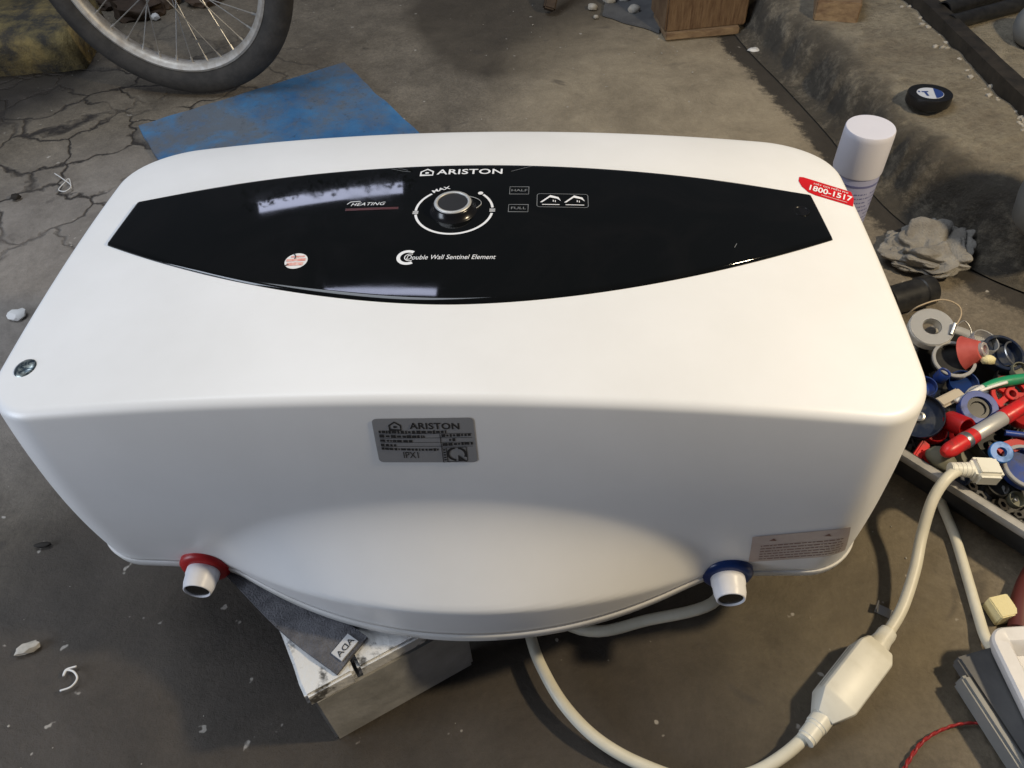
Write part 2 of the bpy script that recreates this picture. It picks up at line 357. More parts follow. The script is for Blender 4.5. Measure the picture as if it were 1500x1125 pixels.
# ------------------------------------------------------------------ setting: floor and step
def grid(x0, x1, y0, y1, nx, ny, zf):
    V = [Vector((x0 + (x1 - x0) * i / nx, y0 + (y1 - y0) * j / ny, 0)) for j in range(ny + 1) for i in range(nx + 1)]
    for v in V: v.z = zf(v.x, v.y)
    F = [(j * (nx + 1) + i, j * (nx + 1) + i + 1, (j + 1) * (nx + 1) + i + 1, (j + 1) * (nx + 1) + i) for j in range(ny) for i in range(nx)]
    return V, F
FOOT = catmull([(0.42, 2.6, 0), (0.50, 2.0, 0), (0.571, 1.526, 0), (0.640, 1.26, 0), (0.692, 1.046, 0), (0.722, 0.86, 0), (0.765, 0.74, 0), (0.865, 0.60, 0), (1.10, 0.47, 0), (1.6, 0.40, 0), (2.6, 0.40, 0)], 26)
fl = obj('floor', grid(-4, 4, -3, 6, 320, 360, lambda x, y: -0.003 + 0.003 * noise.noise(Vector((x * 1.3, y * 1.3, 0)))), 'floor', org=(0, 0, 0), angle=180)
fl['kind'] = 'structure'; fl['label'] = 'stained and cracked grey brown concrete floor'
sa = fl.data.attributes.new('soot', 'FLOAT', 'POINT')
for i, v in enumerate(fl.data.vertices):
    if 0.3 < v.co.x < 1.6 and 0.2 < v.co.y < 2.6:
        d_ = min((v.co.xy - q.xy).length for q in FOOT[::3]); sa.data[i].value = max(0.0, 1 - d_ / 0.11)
def build_step():
    foot = FOOT
    prof = [(-0.030, -0.02, 1), (-0.012, 0.001, 1), (0.0, 0.010, 1), (0.006, 0.02, 1), (0.010, 0.04, 1), (0.014, 0.06, 1), (0.020, 0.08, 1), (0.030, 0.094, .9), (0.045, 0.101, .8), (0.065, 0.104, .35), (0.09, 0.106, 0), (0.13, 0.107, 0), (0.18, 0.108, 0), (0.25, 0.109, 0), (0.34, 0.11, 0), (0.5, 0.112, 0), (0.8, 0.113, 0), (1.3, 0.113, 0), (2.2, 0.113, 0)]
    V, F, A = [], [], []; n = len(prof)
    for i, p in enumerate(foot):
        t = (foot[min(i + 1, len(foot) - 1)] - foot[max(i - 1, 0)]).normalized(); s = Vector((-t.y, t.x, 0))
        wide = max(0.0, min(1.0, (0.80 - p.y) / 0.25))            # the near end slopes down more gently
        for j, (o, z, a) in enumerate(prof):
            k = 1 + 2.2 * wide if 0 < o <= 0.05 else 1
            q = p + s * (o * k + (0.11 * wide if o > 0.05 else 0))
            if j > 0:
                w = 0.018
                q = q + Vector((noise.noise(q * 11), noise.noise(q * 11 + Vector((9, 0, 0))), 0)) * w * (1.2 if a > 0 else .3) + Vector((noise.noise(q * 34), noise.noise(q * 34 + Vector((7, 0, 0))), 0)) * 0.007 * (1 if a > 0 else .2)
                q.z = max(z + (0.009 * noise.noise(q * 9 + Vector((0, 0, 4))) + 0.006 * noise.noise(q * 31)) * (1 if z > 0.015 else 0.2), -0.02)
            V.append(q); A.append(a)
    for i in range(len(foot) - 1):
        for j in range(n - 1): F.append((i * n + j, i * n + j + 1, (i + 1) * n + j + 1, (i + 1) * n + j))
    o = obj('step', (V, F), 'step', org=(0, 0, 0), angle=180)
    at_ = o.data.attributes.new('riser', 'FLOAT', 'POINT')
    for i, a in enumerate(A): at_.data[i].value = a
    o['kind'] = 'structure'; o['label'] = 'rough raised concrete step, shade painted into its blackened edge'
build_step()
STEP_Z = 0.108

# ------------------------------------------------------------------ the water heater
ZB, ZS = 0.142, 0.156          # underside and the seam between cover and back
HW = 0.3985; Y0, Y1 = -0.033, 0.374; RF = 0.008
def dome(x, y):
    z = 0.40 + 0.027 * (1 - (x / 0.40) ** 2) + 0.006 * (1 - ((y - 0.167) / 0.167) ** 2)
    t = max(0.0, y - 0.295); z -= 0.9 * t * t
    return z
def arc_amt(x):
    R_, sg = 0.455, 0.075
    a = math.sqrt(max(R_ * R_ - x * x, 0)) - (R_ - sg) if abs(x) < R_ else -1
    k = 0.014
    return 0.5 * (a + math.sqrt(a * a + k * k)) - 0.0003
def near_off(x, z):
    """how far the near wall stands out at (x, z): the tank's belly"""
    A = arc_amt(x); g = max(0.0, min(1.0, A / 0.075))
    z1 = 0.172 + 0.132 * g ** 0.55; z2 = 0.157 + 0.050 * g
    t = max(0.0, min(1.0, (z1 - z) / (z1 - z2)))
    o = A * 0.90 * t * t * (1.62 - 0.62 * t)
    if z < z2: o += A * 0.10 * min(1.0, (z2 - z) / (z2 - ZB))
    return o
def crown(q):
    q = max(0.0, min(1.0, q)); return 4 * q * (1 - q)
def near_y(x, z):
    return Y0 - 0.003 * (1 - (x / 0.4) ** 2) - 0.0120 * crown((0.42 - z) / 0.26) - near_off(x, z)
CNT = dict(near=120, side=36, far=72, c=14)
def outline(hx, y0, y1, rn, rf):
    pts = []
    def seg(a, b, n): pts.extend([(a[0] + (b[0] - a[0]) * i / n, a[1] + (b[1] - a[1]) * i / n) for i in range(n)])
    def cor(cx, cy, r, a0, n): pts.extend([(cx + r * math.cos(a0 + math.pi / 2 * i / n), cy + r * math.sin(a0 + math.pi / 2 * i / n)) for i in range(n)])
    seg((-hx + rn, y0), (hx - rn, y0), CNT['near']); cor(hx - rn, y0 + rn, rn, -math.pi / 2, CNT['c'])
    seg((hx, y0 + rn), (hx, y1 - rf), CNT['side']); cor(hx - rf, y1 - rf, rf, 0, CNT['c'])
    seg((hx - rf, y1), (-hx + rf, y1), CNT['far']); cor(-hx + rf, y1 - rf, rf, math.pi / 2, CNT['c'])
    seg((-hx, y1 - rf), (-hx, y0 + rn), CNT['side']); cor(-hx + rn, y0 + rn, rn, math.pi, CNT['c'])
    return pts
def warp_near(x, y, z, y0, amount=1.0):
    """bend the near side to the wall's real line, fading out over the corners"""
    w = max(0.0, min(1.0, 1 - (y - y0) / 0.045)) * amount
    return y + (near_y(x, z) - Y0) * w
def heater_cover():
    V, F = [], []; rows = []
    NV = 64
    for k in range(NV + 1):
        q = k / NV; rows.append(('wall', q))
    for k in range(1, 9): rows.append(('fil', k / 8))
    for k in range(1, 27): rows.append(('cap', k / 26))
    n = None
    for kind, q in rows:
        if kind == 'wall':
            hx = HW + 0.012 * (1 - q); pts = outline(hx, Y0, Y1, 0.062 - 0.010 * q, 0.075)
            n = len(pts)
            for x, y in pts:
                zt = dome(x, y) - RF; z = ZS + (zt - ZS) * q
                bulge_side = 0.004 * math.sin(math.pi * q)
                V.append(Vector((x * (1 + bulge_side * .5), warp_near(x, y, z, Y0), z)))
        elif kind == 'fil':
            th = q * math.pi / 2; ins = RF * (1 - math.cos(th))
            for x, y in outline(HW - ins, Y0 + ins, Y1 - ins, 0.052 - ins, 0.075 - ins):
                zz = dome(x, y) - RF
                V.append(Vector((x, warp_near(x, y, zz, Y0 + ins, 1 - 0.3 * q), zz + RF * math.sin(th))))
        else:
            ins = RF; s = 1 - q
            if q >= 1: V.append(Vector((0, 0.169, dome(0, 0.169)))); continue
            for x, y in outline(HW - ins, Y0 + ins, Y1 - ins, 0.052 - ins, 0.075 - ins):
                yy = warp_near(x, y, dome(x, y) - RF, Y0 + ins, 0.7)
                x2, y2 = x * s, 0.169 + (yy - 0.169) * s
                V.append(Vector((x2, y2, dome(x2, y2))))
    nr = len(rows) - 1
    for r_ in range(nr - 1):
        for i in range(n):
            j = (i + 1) % n; F.append((r_ * n + i, r_ * n + j, (r_ + 1) * n + j, (r_ + 1) * n + i))
    for i in range(n): F.append(((nr - 1) * n + i, (nr - 1) * n + (i + 1) % n, len(V) - 1))
    # turned-in lower edge
    b = len(V)
    for x, y in outline(HW + 0.012 - 0.004, Y0 + 0.004, Y1 - 0.004, 0.058, 0.071): V.append(Vector((x, warp_near(x, y, ZS, Y0 + .004), ZS + 0.0005)))
    for i in range(n): F.append((i, b + i, b + (i + 1) % n, (i + 1) % n))
    return V, F
def heater_back():
    V, F = [], []; lv = [(0.006, ZS + 0.004), (0.0032, ZS - 0.0008), (0.0004, ZS - 0.0022), (0.0, ZS - 0.004), (0.0012, ZB + 0.002), (0.004, ZB), (0.03, ZB)]
    for ins, z in lv:
        pts = outline(HW + 0.014 - ins, Y0 - 0.001 + ins, Y1 + 0.002 - ins, 0.062 - ins * .8, 0.075 - ins * .8); n = len(pts)
        for x, y in pts: V.append(Vector((x, warp_near(x, y, z, Y0 + ins), z)))
    for r_ in range(len(lv) - 1):
        for i in range(n):
            j = (i + 1) % n; F.append((r_ * n + i, r_ * n + j, (r_ + 1) * n + j, (r_ + 1) * n + i))
    b = len(V); V.append(Vector((0, 0.15, ZB)))
    for i in range(n): F.append(((len(lv) - 1) * n + i, (len(lv) - 1) * n + (i + 1) % n, b))
    return V, F

heater = thing('water_heater', (0, 0.17, ZB), 'white electric water heater lying on its back on a low stool, black control panel up', 'water heater')
cover = obj('front_cover', heater_cover(), 'shell', heater, angle=180)
back = obj('back_cover', heater_back(), 'rim', heater, angle=50)

# --- control panel
def ptop(x): return 0.281 - (0.281 - 0.249) * (abs(x) / 0.353) ** 1.9
def pbot(x): return 0.067 + (0.177 - 0.067) * (abs(x) / 0.357) ** 1.85
def panel_geo():
    nx, ny = 120, 30; V, F = [], []
    us = [0, .0008, .0022, .005] + [0.005 + 0.99 * i / nx for i in range(1, nx)] + [.995, .9978, .9992, 1]
    vs = [0, .004, .012, .03] + [0.03 + 0.94 * i / ny for i in range(1, ny)] + [.97, .988, .996, 1]
    def drop(t, w): return max(0, 1 - t / w)
    for v in vs:
        for u in us:
            x = (u * 2 - 1) * (0.357 - 0.005 * v); y = pbot(x) + (ptop(x) - pbot(x)) * v
            eu = min(u, 1 - u) * 0.71; ev = min(v, 1 - v) * (ptop(x) - pbot(x))
            d = min(eu, ev); z = dome(x, y) + 0.0032 - 0.0036 * (max(0, 1 - d / 0.0022)) ** 2
            V.append(Vector((x, y, z)))
    w = len(us)
    for j in range(len(vs) - 1):
        for i in range(w - 1): F.append((j * w + i, j * w + i + 1, (j + 1) * w + i + 1, (j + 1) * w + i))
    return V, F
panel = obj('control_panel', panel_geo(), 'panel', heater, angle=180)
PZ = 0.0032
def top_map(a, b, lift): return Vector((a, b, dome(a, b) + lift))
def near_map(a, z, lift):
    y = near_y(a, z); return Vector((a, y - lift, z))

def dense(geo, step):
    """cut flat shapes fine enough to follow a curved surface"""
    bm = bmesh.new(); vs = [bm.verts.new(p) for p in geo[0]]
    for f in geo[1]:
        try: bm.faces.new([vs[i] for i in f])
        except ValueError: pass
    xs = [v.co.x for v in bm.verts]; ys = [v.co.y for v in bm.verts]
    for ax, lo, hi in ((0, min(xs), max(xs)), (1, min(ys), max(ys))):
        k = math.ceil(lo / step) * step
        while k < hi:
            no = Vector((1, 0, 0)) if ax == 0 else Vector((0, 1, 0)); co = no * k
            bmesh.ops.bisect_plane(bm, geom=bm.verts[:] + bm.edges[:] + bm.faces[:], plane_co=co, plane_no=no)
            k += step
    bm.verts.index_update()
    g = ([v.co.copy() for v in bm.verts], [tuple(v.index for v in f.verts) for f in bm.faces]); bm.free(); return g
def lay(geo, fn, lift, step=0.012): 
    g = dense(geo, step); return [fn(p[0], p[1], lift) for p in g[0]], g[1]
def text_geo(s, size, sx=1.0, bold=0.0, shear=0.0, align='CENTER', space=1.0):
    c = bpy.data.curves.new('lettering', 'FONT'); c.body = s; c.size = size; c.offset = bold; c.shear = shear
    c.align_x = align; c.align_y = 'CENTER'; c.space_character = space; c.resolution_u = 4
    o = bpy.data.objects.new('lettering', c); COL.objects.link(o)
    dg = bpy.context.evaluated_depsgraph_get(); me = bpy.data.meshes.new_from_object(o.evaluated_get(dg))
    g = ([Vector((v.co.x * sx, v.co.y, 0)) for v in me.vertices], [tuple(p.vertices) for p in me.polygons])
    bpy.data.objects.remove(o); bpy.data.curves.remove(c); bpy.data.meshes.remove(me); return g
def fit_text(s, w, h, bold=0.0, shear=0.0, space=1.0):
    """lettering scaled to a measured width and height"""
    g = text_geo(s, 0.01, 1.0, bold, shear, 'CENTER', space)
    xs = [p.x for p in g[0]]; ys = [p.y for p in g[0]]; cx, cy = (min(xs) + max(xs)) / 2, (min(ys) + max(ys)) / 2
    kx, ky = w / (max(xs) - min(xs)), h / (max(ys) - min(ys))
    return [Vector(((p.x - cx) * kx, (p.y - cy) * ky, 0)) for p in g[0]], g[1]
def move(geo, x, y, rot=0.0, sc=1.0):
    c, s = math.cos(rot), math.sin(rot)
    return [Vector((x + sc * (p[0] * c - p[1] * s), y + sc * (p[0] * s + p[1] * c), 0)) for p in geo[0]], geo[1]
def poly(pts): return [Vector((a, b, 0)) for a, b in pts], [tuple(range(len(pts)))]
def rect(x0, y0, x1, y1): return poly([(x0, y0), (x1, y0), (x1, y1), (x0, y1)])
def stroke(pts, w, closed=False):
    """a flat line of width w"""
    n = len(pts); V, F = [], []
    P = [Vector((a, b, 0)) for a, b in pts]
    for i in range(n):
        a = P[(i - 1) % n] if closed or i > 0 else P[i]; b = P[(i + 1) % n] if closed or i < n - 1 else P[i]
        t = (b - a).normalized(); s = Vector((-t.y, t.x, 0)) * w / 2
        if 0 < i < n - 1 or closed:
            t1 = (P[i] - P[i - 1]).normalized(); k = max(0.5, abs(t.dot(t1))); s = s / k
        V += [P[i] + s, P[i] - s]
    for i in range(n if closed else n - 1):
        j = (i + 1) % n; F.append((2 * i, 2 * i + 1, 2 * j + 1, 2 * j))
    return V, F
def arc(cx, cy, r, a0, a1, n=40): return [(cx + r * math.cos(math.radians(a0 + (a1 - a0) * i / n)), cy + r * math.sin(math.radians(a0 + (a1 - a0) * i / n))) for i in range(n + 1)]
def disc(cx, cy, r, n=32, ry=None): return poly([(cx + r * math.cos(2 * math.pi * i / n), cy + (ry or r) * math.sin(2 * math.pi * i / n)) for i in range(n)])
def rrect(x0, y0, x1, y1, r, n=6):
    pts = []
    for cx, cy, a in ((x1 - r, y0 + r, -90), (x1 - r, y1 - r, 0), (x0 + r, y1 - r, 90), (x0 + r, y0 + r, 180)):
        pts += arc(cx, cy, r, a, a + 90, n)
    return pts
def house(cx, cy, w, lw):
    h = w * 0.92
    pts = [(cx - w / 2, cy - h / 2), (cx + w / 2, cy - h / 2), (cx + w / 2, cy + h * .08), (cx, cy + h / 2), (cx - w / 2, cy + h * .08)]
    fl_ = poly([(cx + w * .17 * math.cos(t * math.pi / 5), cy - h * .12 + w * (.15 if t % 2 else .11) * math.sin(t * math.pi / 5)) for t in range(10)])
    return join(stroke(pts, lw, True), fl_)

LP = PZ + 0.0003
def on_panel(name, geo, m, step=0.012, lift=LP): return obj(name, lay(geo, top_map, lift, step), m, panel, smooth=False)
on_panel('brand_lettering', join(move(fit_text('ARISTON', 0.0680, 0.0098, 0.00015, space=1.06), 0.0040, 0.2655), house(-0.0402, 0.2655, 0.0125, 0.0017)), 'print_w')
DC = (-0.006, 0.1965); DR = 0.0375
ring = join(stroke(arc(*DC, DR, 131, 180, 24), 0.0024), stroke(arc(*DC, DR, 190, 352, 60), 0.0024), stroke(arc(*DC, DR, 6, 44, 24), 0.0024), disc(DC[0] + DR * math.cos(math.radians(50)), DC[1] + DR * math.sin(math.radians(50)), 0.0026))
on_panel('dial_ring', ring, 'print_w', 0.01)
mx = []
for ch, a in (('M', 123), ('A', 114), ('X', 105.5)):
    mx.append(move(text_geo(ch, 0.0072, 1.25, 0.0001), DC[0] + (DR + .0022) * math.cos(math.radians(a)), DC[1] + (DR + .0022) * math.sin(math.radians(a)), math.radians(a - 90)))
for g_ in mx: on_panel('dial_letter', g_, 'print_w', 0.01)
for a in (185, 359):
    for k in (-1, 0, 1):
        x_, y_ = DC[0] + DR * math.cos(math.radians(a)), DC[1] + DR * math.sin(math.radians(a))
        on_panel('dial_mark', rect(x_ - .0028, y_ - .0002 + k * .0018, x_ + .0026, y_ + .0007 + k * .0018), 'print_w', 0.01)
for pts_ in ([(-0.079, 0.2745), (-0.066, 0.2690), (-0.058, 0.2672)], [(-0.072, 0.2755), (-0.061, 0.2705)], [(0.047, 0.2655), (0.060, 0.2720), (0.069, 0.2765)], [(0.258, 0.150), (0.261, 0.156)]):
    on_panel('scratch', stroke(pts_, 0.0005), 'print_g', 0.01)
on_panel('heating_lettering', join(move(fit_text('HEATING', 0.0345, 0.0052, 0, 0.3, 1.05), -0.0930, 0.2105), stroke([(-0.1145, 0.2110), (-0.1115, 0.2150), (-0.1015, 0.2155)], 0.0008)), 'print_w', 0.01)
on_panel('heating_indicator', join(rect(-0.1145, 0.2000, -0.0615, 0.2038)), 'print_r')
on_panel('slogan_lettering', join(move(fit_text('Double Wall Sentinel Element', 0.0820, 0.0062, 0, 0.25), -0.0025, 0.1255), stroke(arc(-0.0425, 0.1255, 0.0085, 55, 305, 30), 0.0034), stroke(arc(-0.0405, 0.1255, 0.0047, 60, 300, 24), 0.0008)), 'print_w', 0.01)
def boxline(x0, y0, x1, y1): return stroke([(x0, y0), (x1, y0), (x1, y1), (x0, y1)], 0.0006, True)
on_panel('power_legend', join(boxline(0.0470, 0.2235, 0.0660, 0.2365), boxline(0.0470, 0.1935, 0.0660, 0.2055), move(text_geo('HALF', 0.0056, 1.25), 0.0565, 0.2300), move(text_geo('FULL', 0.0056, 1.25), 0.0565, 0.1995)), 'print_g', 0.01)
def shower(cx, cy): return join(poly([(cx - .0105, cy - .005), (cx - .0085, cy - .0052), (cx - .001, cy + .0035), (cx + .0062, cy + .0012), (cx + .0098, cy - .0026), (cx + .0075, cy + .0038), (cx - .0005, cy + .0072)][::1]), rect(cx + .002, cy - .004, cx + .0028, cy - .001), rect(cx + .004, cy - .0046, cx + .0048, cy - .0016))
on_panel('shower_symbols', join(shower(0.0880, 0.2150), shower(0.1115, 0.2150), rect(0.0795, .2056, .0965, .2066), rect(0.1025, .2056, .1205, .2066)), 'print_w', 0.01)
on_panel('shower_frame', stroke(rrect(0.0745, 0.2020, 0.1245, 0.2245, 0.003), 0.0006, True), 'print_g', 0.01)
# round torn seal on the panel
seal = on_panel('seal_sticker', disc(-0.1470, 0.1255, 0.0108, 36), 'seal', 0.006)
obj('seal_print', lay(join(rect(-0.1565, 0.1250, -0.1380, 0.1285), rect(-0.1550, 0.1190, -0.1395, 0.1232), rect(-0.1530, 0.1303, -0.1400, 0.1325)), top_map, LP + .0003, 0.006), 'sealpink', seal, smooth=False)
obj('seal_tear', lay(join(stroke([(-0.1512, 0.1356), (-0.1492, 0.1332), (-0.1484, 0.1305), (-0.1488, 0.1280)], 0.0011), stroke([(-0.1565, 0.1190), (-0.1530, 0.1206)], 0.0010)), top_map, LP + .0006, 0.006), 'print_k', seal, smooth=False)
# screw cover at the right end of the panel
obj('screw_cap', xf(lathe([(0.0, 0.0002), (0.0062, 0.0002), (0.0068, 0.0008), (0.0078, 0.0008), (0.0082, 0.0), (0.0082, -0.001)], 32), Matrix.Translation(top_map(0.334, 0.216, PZ))), 'knob', panel)
# knob
KC = Vector((-0.0065, 0.1975, dome(-0.0065, 0.1975) + PZ - 0.004))
knob = obj('knob', xf(lathe([(0.0235, 0.0035), (0.0222, 0.0050), (0.0205, 0.0060), (0.0194, 0.0108), (0.0186, 0.0120), (0.0166, 0.0126)], 48), Matrix.Translation(KC)), 'knob', heater, angle=50)
obj('knob_ring', xf(lathe([(0.0146, 0.0124), (0.0146, 0.0132), (0.0154, 0.0137), (0.0176, 0.0135), (0.0182, 0.0125), (0.0165, 0.0120)], 48, True), Matrix.Translation(KC)), 'silver', knob, angle=60)
obj('knob_face', xf(lathe([(0.0, 0.0120), (0.012, 0.0122), (0.0148, 0.0127)], 40), Matrix.Translation(KC)), 'knobtop', knob)
obj('knob_pointer', [xf(tube([(0.010, 0.0225, 0.0046), (0.022, 0.0170, 0.0046), (0.0265, 0.0085, 0.0046), (0.0195, -0.0020, 0.0046)], 0.00045, 6, 6), Matrix.Translation(KC))][0], 'silver', knob)

# stickers on the cover
def sticker(name, pts, m, fn, lift=0.0004, parent=None, step=0.01): return obj(name, lay(poly(pts), fn, lift, step), m, parent or cover, smooth=True, angle=60)
# red hotline sticker at the far right corner
ra = math.radians(-21); rc = (0.3745, 0.2595)
def rs(a, b): return (rc[0] + a * math.cos(ra) - b * math.sin(ra), rc[1] + a * math.sin(ra) + b * math.cos(ra))
hot = sticker('hotline_sticker', [rs(-0.034, 0.0150), rs(-0.0335, 0.0060), rs(-0.029, -0.0030), rs(-0.021, -0.0110), rs(-0.013, -0.0132), rs(0.0245, -0.0140), rs(0.0235, 0.002), rs(0.0195, 0.0135), rs(-0.012, 0.0152), rs(-0.030, 0.0165)], 'redst', top_map)
obj('hotline_lettering', lay(join(move(fit_text('1800-1517', 0.0430, 0.0108, 0.0002), *rs(0.0005, -0.0012), ra), move(fit_text('HÃY GỌI MIỄN PHÍ', 0.0350, 0.0056), *rs(-0.0005, 0.0090), ra), move(rect(-0.010, -0.0004, 0.016, 0.0001), *rs(0.002, -0.0100), ra)), top_map, 0.0008, 0.008), 'print_w', hot, smooth=False)
# hologram badge at the near left corner
bc = top_map(-0.3695, 0.0155, 0.0)
nrm = (top_map(-0.365, 0.0155, 0) - top_map(-0.374, 0.0155, 0)).cross(top_map(-0.3695, 0.020, 0) - top_map(-0.3695, 0.011, 0)).normalized()
obj('hologram_badge', xf(lathe([(0.0, 0.0022), (0.006, 0.0019), (0.0095, 0.0008), (0.0105, -0.0004)], 36), place(bc, nrm)), 'badge', cover)
# rating plate on the near wall
def on_wall(px, py):
    y = -0.04
    for k in range(30):
        d = CF + CR * (px - 750) / 1130 - CU * (py - 562.5) / 1130; q = CP + d * ((y - CP.y) / d.y)
        y = 0.5 * y + 0.5 * near_y(q.x, q.z)
    return (q.x, q.z)
def bil(c, u, v):
    f_ = lambda k: (c[0][k] * (1 - u) + c[1][k] * u) * (1 - v) + (c[3][k] * (1 - u) + c[2][k] * u) * v
    return (f_(0), f_(1))
PLC = [on_wall(544, 613), on_wall(693, 611), on_wall(700, 676), on_wall(556, 676)]
def pl(u, v):   # plate place: u 0..1 across, v 0..1 down -> (x, z)
    x, z = bil(PLC, u, v); return (x, z - 0.003 * math.sin(math.pi * u) * v)
def plr(u0, v0, u1, v1): return poly([pl(u0, v0), pl(u1, v0), pl(u1, v1), pl(u0, v1)])
def pline(pts, w): return stroke([pl(u, v) for u, v in pts], w)
edge = []
for (cu, cv, a) in ((0.95, 0.93, -90), (0.95, 0.07, 0), (0.05, 0.07, 90), (0.05, 0.93, 180)):
    for k in range(7):
        t = math.radians(a + 15 * k); edge.append((cu + 0.05 * math.cos(t), cv - 0.07 * math.sin(t)))
low = [(0.05 + 0.9 * i / 8, 1.0) for i in range(1, 8)]
edge2 = edge[:0] + edge
plate = sticker('rating_plate', [pl(u, v) for u, v in edge2[:28]], 'plate', near_map, 0.0005, step=0.008)
pt = []
tw = fit_text('ARISTON', 0.0405, 0.0070, 0.0002, space=1.08)
cx_, cz_ = pl(0.61, 0.155); pt.append(move(tw, cx_, cz_))
cx_, cz_ = pl(0.22, 0.15); pt.append(house(cx_, cz_, 0.0092, 0.0013))
cx_, cz_ = pl(0.335, 0.78); pt.append(move(fit_text('IPX1', 0.0125, 0.0075), cx_, cz_))
rnd = random.Random(3)
for v, u0, u1 in ((0.275, 0.05, 0.72), (0.37, 0.05, 0.50), (0.47, 0.05, 0.38), (0.57, 0.05, 0.20), (0.655, 0.05, 0.62), (0.355, 0.67, 0.96), (0.45, 0.74, 0.80), (0.545, 0.67, 0.97)):
    u = u0
    while u < u1 - 0.01:                                  # print too small to read
        w = min(rnd.uniform(0.012, 0.05), u1 - u); h = rnd.uniform(0.02, 0.032); pt.append(plr(u, v - h, u + w, v + h)); u += w + rnd.uniform(0.008, 0.016)
for v in (0.325, 0.42, 0.52, 0.61): pt.append(pline([(0.05, v), (0.97, v)], 0.0004))
pt.append(pline([(0.655, 0.325), (0.655, 0.62)], 0.0006))
for seg_ in ([(0.655, 0.625), (0.90, 0.625)], [(0.90, 0.625), (0.90, 0.94)], [(0.90, 0.94), (0.655, 0.95)], [(0.655, 0.95), (0.655, 0.625)], [(0.70, 0.625), (0.70, 0.95)]): pt.append(pline(seg_, 0.0006))
for k in range(5): pt.append(plr(0.667, 0.65 + .057 * k, 0.690, 0.682 + .057 * k))
qx, qz = pl(0.80, 0.775); pt.append(stroke(arc(qx, qz, 0.0075, 20, 80, 10), 0.0022)); pt.append(stroke(arc(qx, qz, 0.0075, 100, 260, 20), 0.0022)); pt.append(poly([(qx + .0005, qz - .0085), (qx + .0009, qz - .001), (qx + .0085, qz - .0095), (qx + .0045, qz - .0085)]))
pt.append(stroke(arc(qx, qz, 0.0075, -25, 20, 8), 0.0022))
obj('rating_plate_print', lay(join(*pt), near_map, 0.0008, 0.008), 'print_k', plate, smooth=False)
# clear brown warning sticker low on the right
WNC = [on_wall(1102, 785), on_wall(1246, 772), on_wall(1240, 812), on_wall(1096, 822)]
def wn(u, v):
    x, z = bil(WNC, u, v); return (x, z)
def wnr(u0, v0, u1, v1): return poly([wn(u0, v0), wn(u1, v0), wn(u1, v1), wn(u0, v1)])
def wall_corner(a, z, lift):
    rn = 0.058; hx = HW + 0.009
    if a <= hx - rn: return near_map(a, z, lift)
    th = (a - (hx - rn)) / rn
    n_ = Vector((math.sin(th), -math.cos(th), 0)); c_ = Vector((hx - rn, near_y(hx - rn, z) + rn, z))
    return c_ + n_ * (rn + lift)
warn = sticker('warning_sticker', [wn(0, 0), wn(1, 0), wn(1, 1), wn(0, 1)], 'brownst', wall_corner, 0.0012, step=0.006)
wp = []
for cu in (0.22, 0.78):
    x, z = wn(cu, 0.16); wp.append(poly([(x - .0035, z - .002), (x + .0035, z - .002), (x, z + .0032)]))
for k in range(6):
    u = 0.10
    while u < 0.93:
        w = rnd.uniform(0.015, 0.07); wp.append(wnr(u, 0.34 + .105 * k, min(u + w, .95), 0.37 + .105 * k)); u += w + 0.012
obj('warning_print', lay(join(*wp), wall_corner, 0.0015, 0.006), 'brownpr', warn, smooth=False)

# pipe stubs with coloured collars
def fitting(x, z, m, label):
    y = near_y(x, z)
    ax = place((x, y + 0.002, z), (0, -1, 0))
    fl_ = obj('pipe_collar', xf(lathe([(0.014, -0.004), (0.0255, -0.004), (0.0265, 0.0), (0.0262, 0.0065), (0.0235, 0.0095), (0.019, 0.0105), (0.0155, 0.0105)], 48), ax), m, heater, angle=50)
    fl_['label'] = label
    cap = obj('pipe_stub', xf(lathe([(0.0155, 0.006), (0.0172, 0.0105), (0.0172, 0.017), (0.0165, 0.0182), (0.0160, 0.027), (0.0143, 0.0335), (0.0134, 0.0340), (0.0124, 0.0330), (0.0118, 0.025)], 40), ax), 'wpipe', fl_, angle=35)
    obj('pipe_bore', xf(lathe([(0.0, 0.029), (0.0119, 0.029), (0.0119, 0.0322)], 32), ax), 'bore', fl_)
fitting(-0.278, 0.154, 'redpl', 'red collar for the hot water outlet')
fitting(0.268, 0.158, 'bluepl', 'blue collar for the cold water inlet')

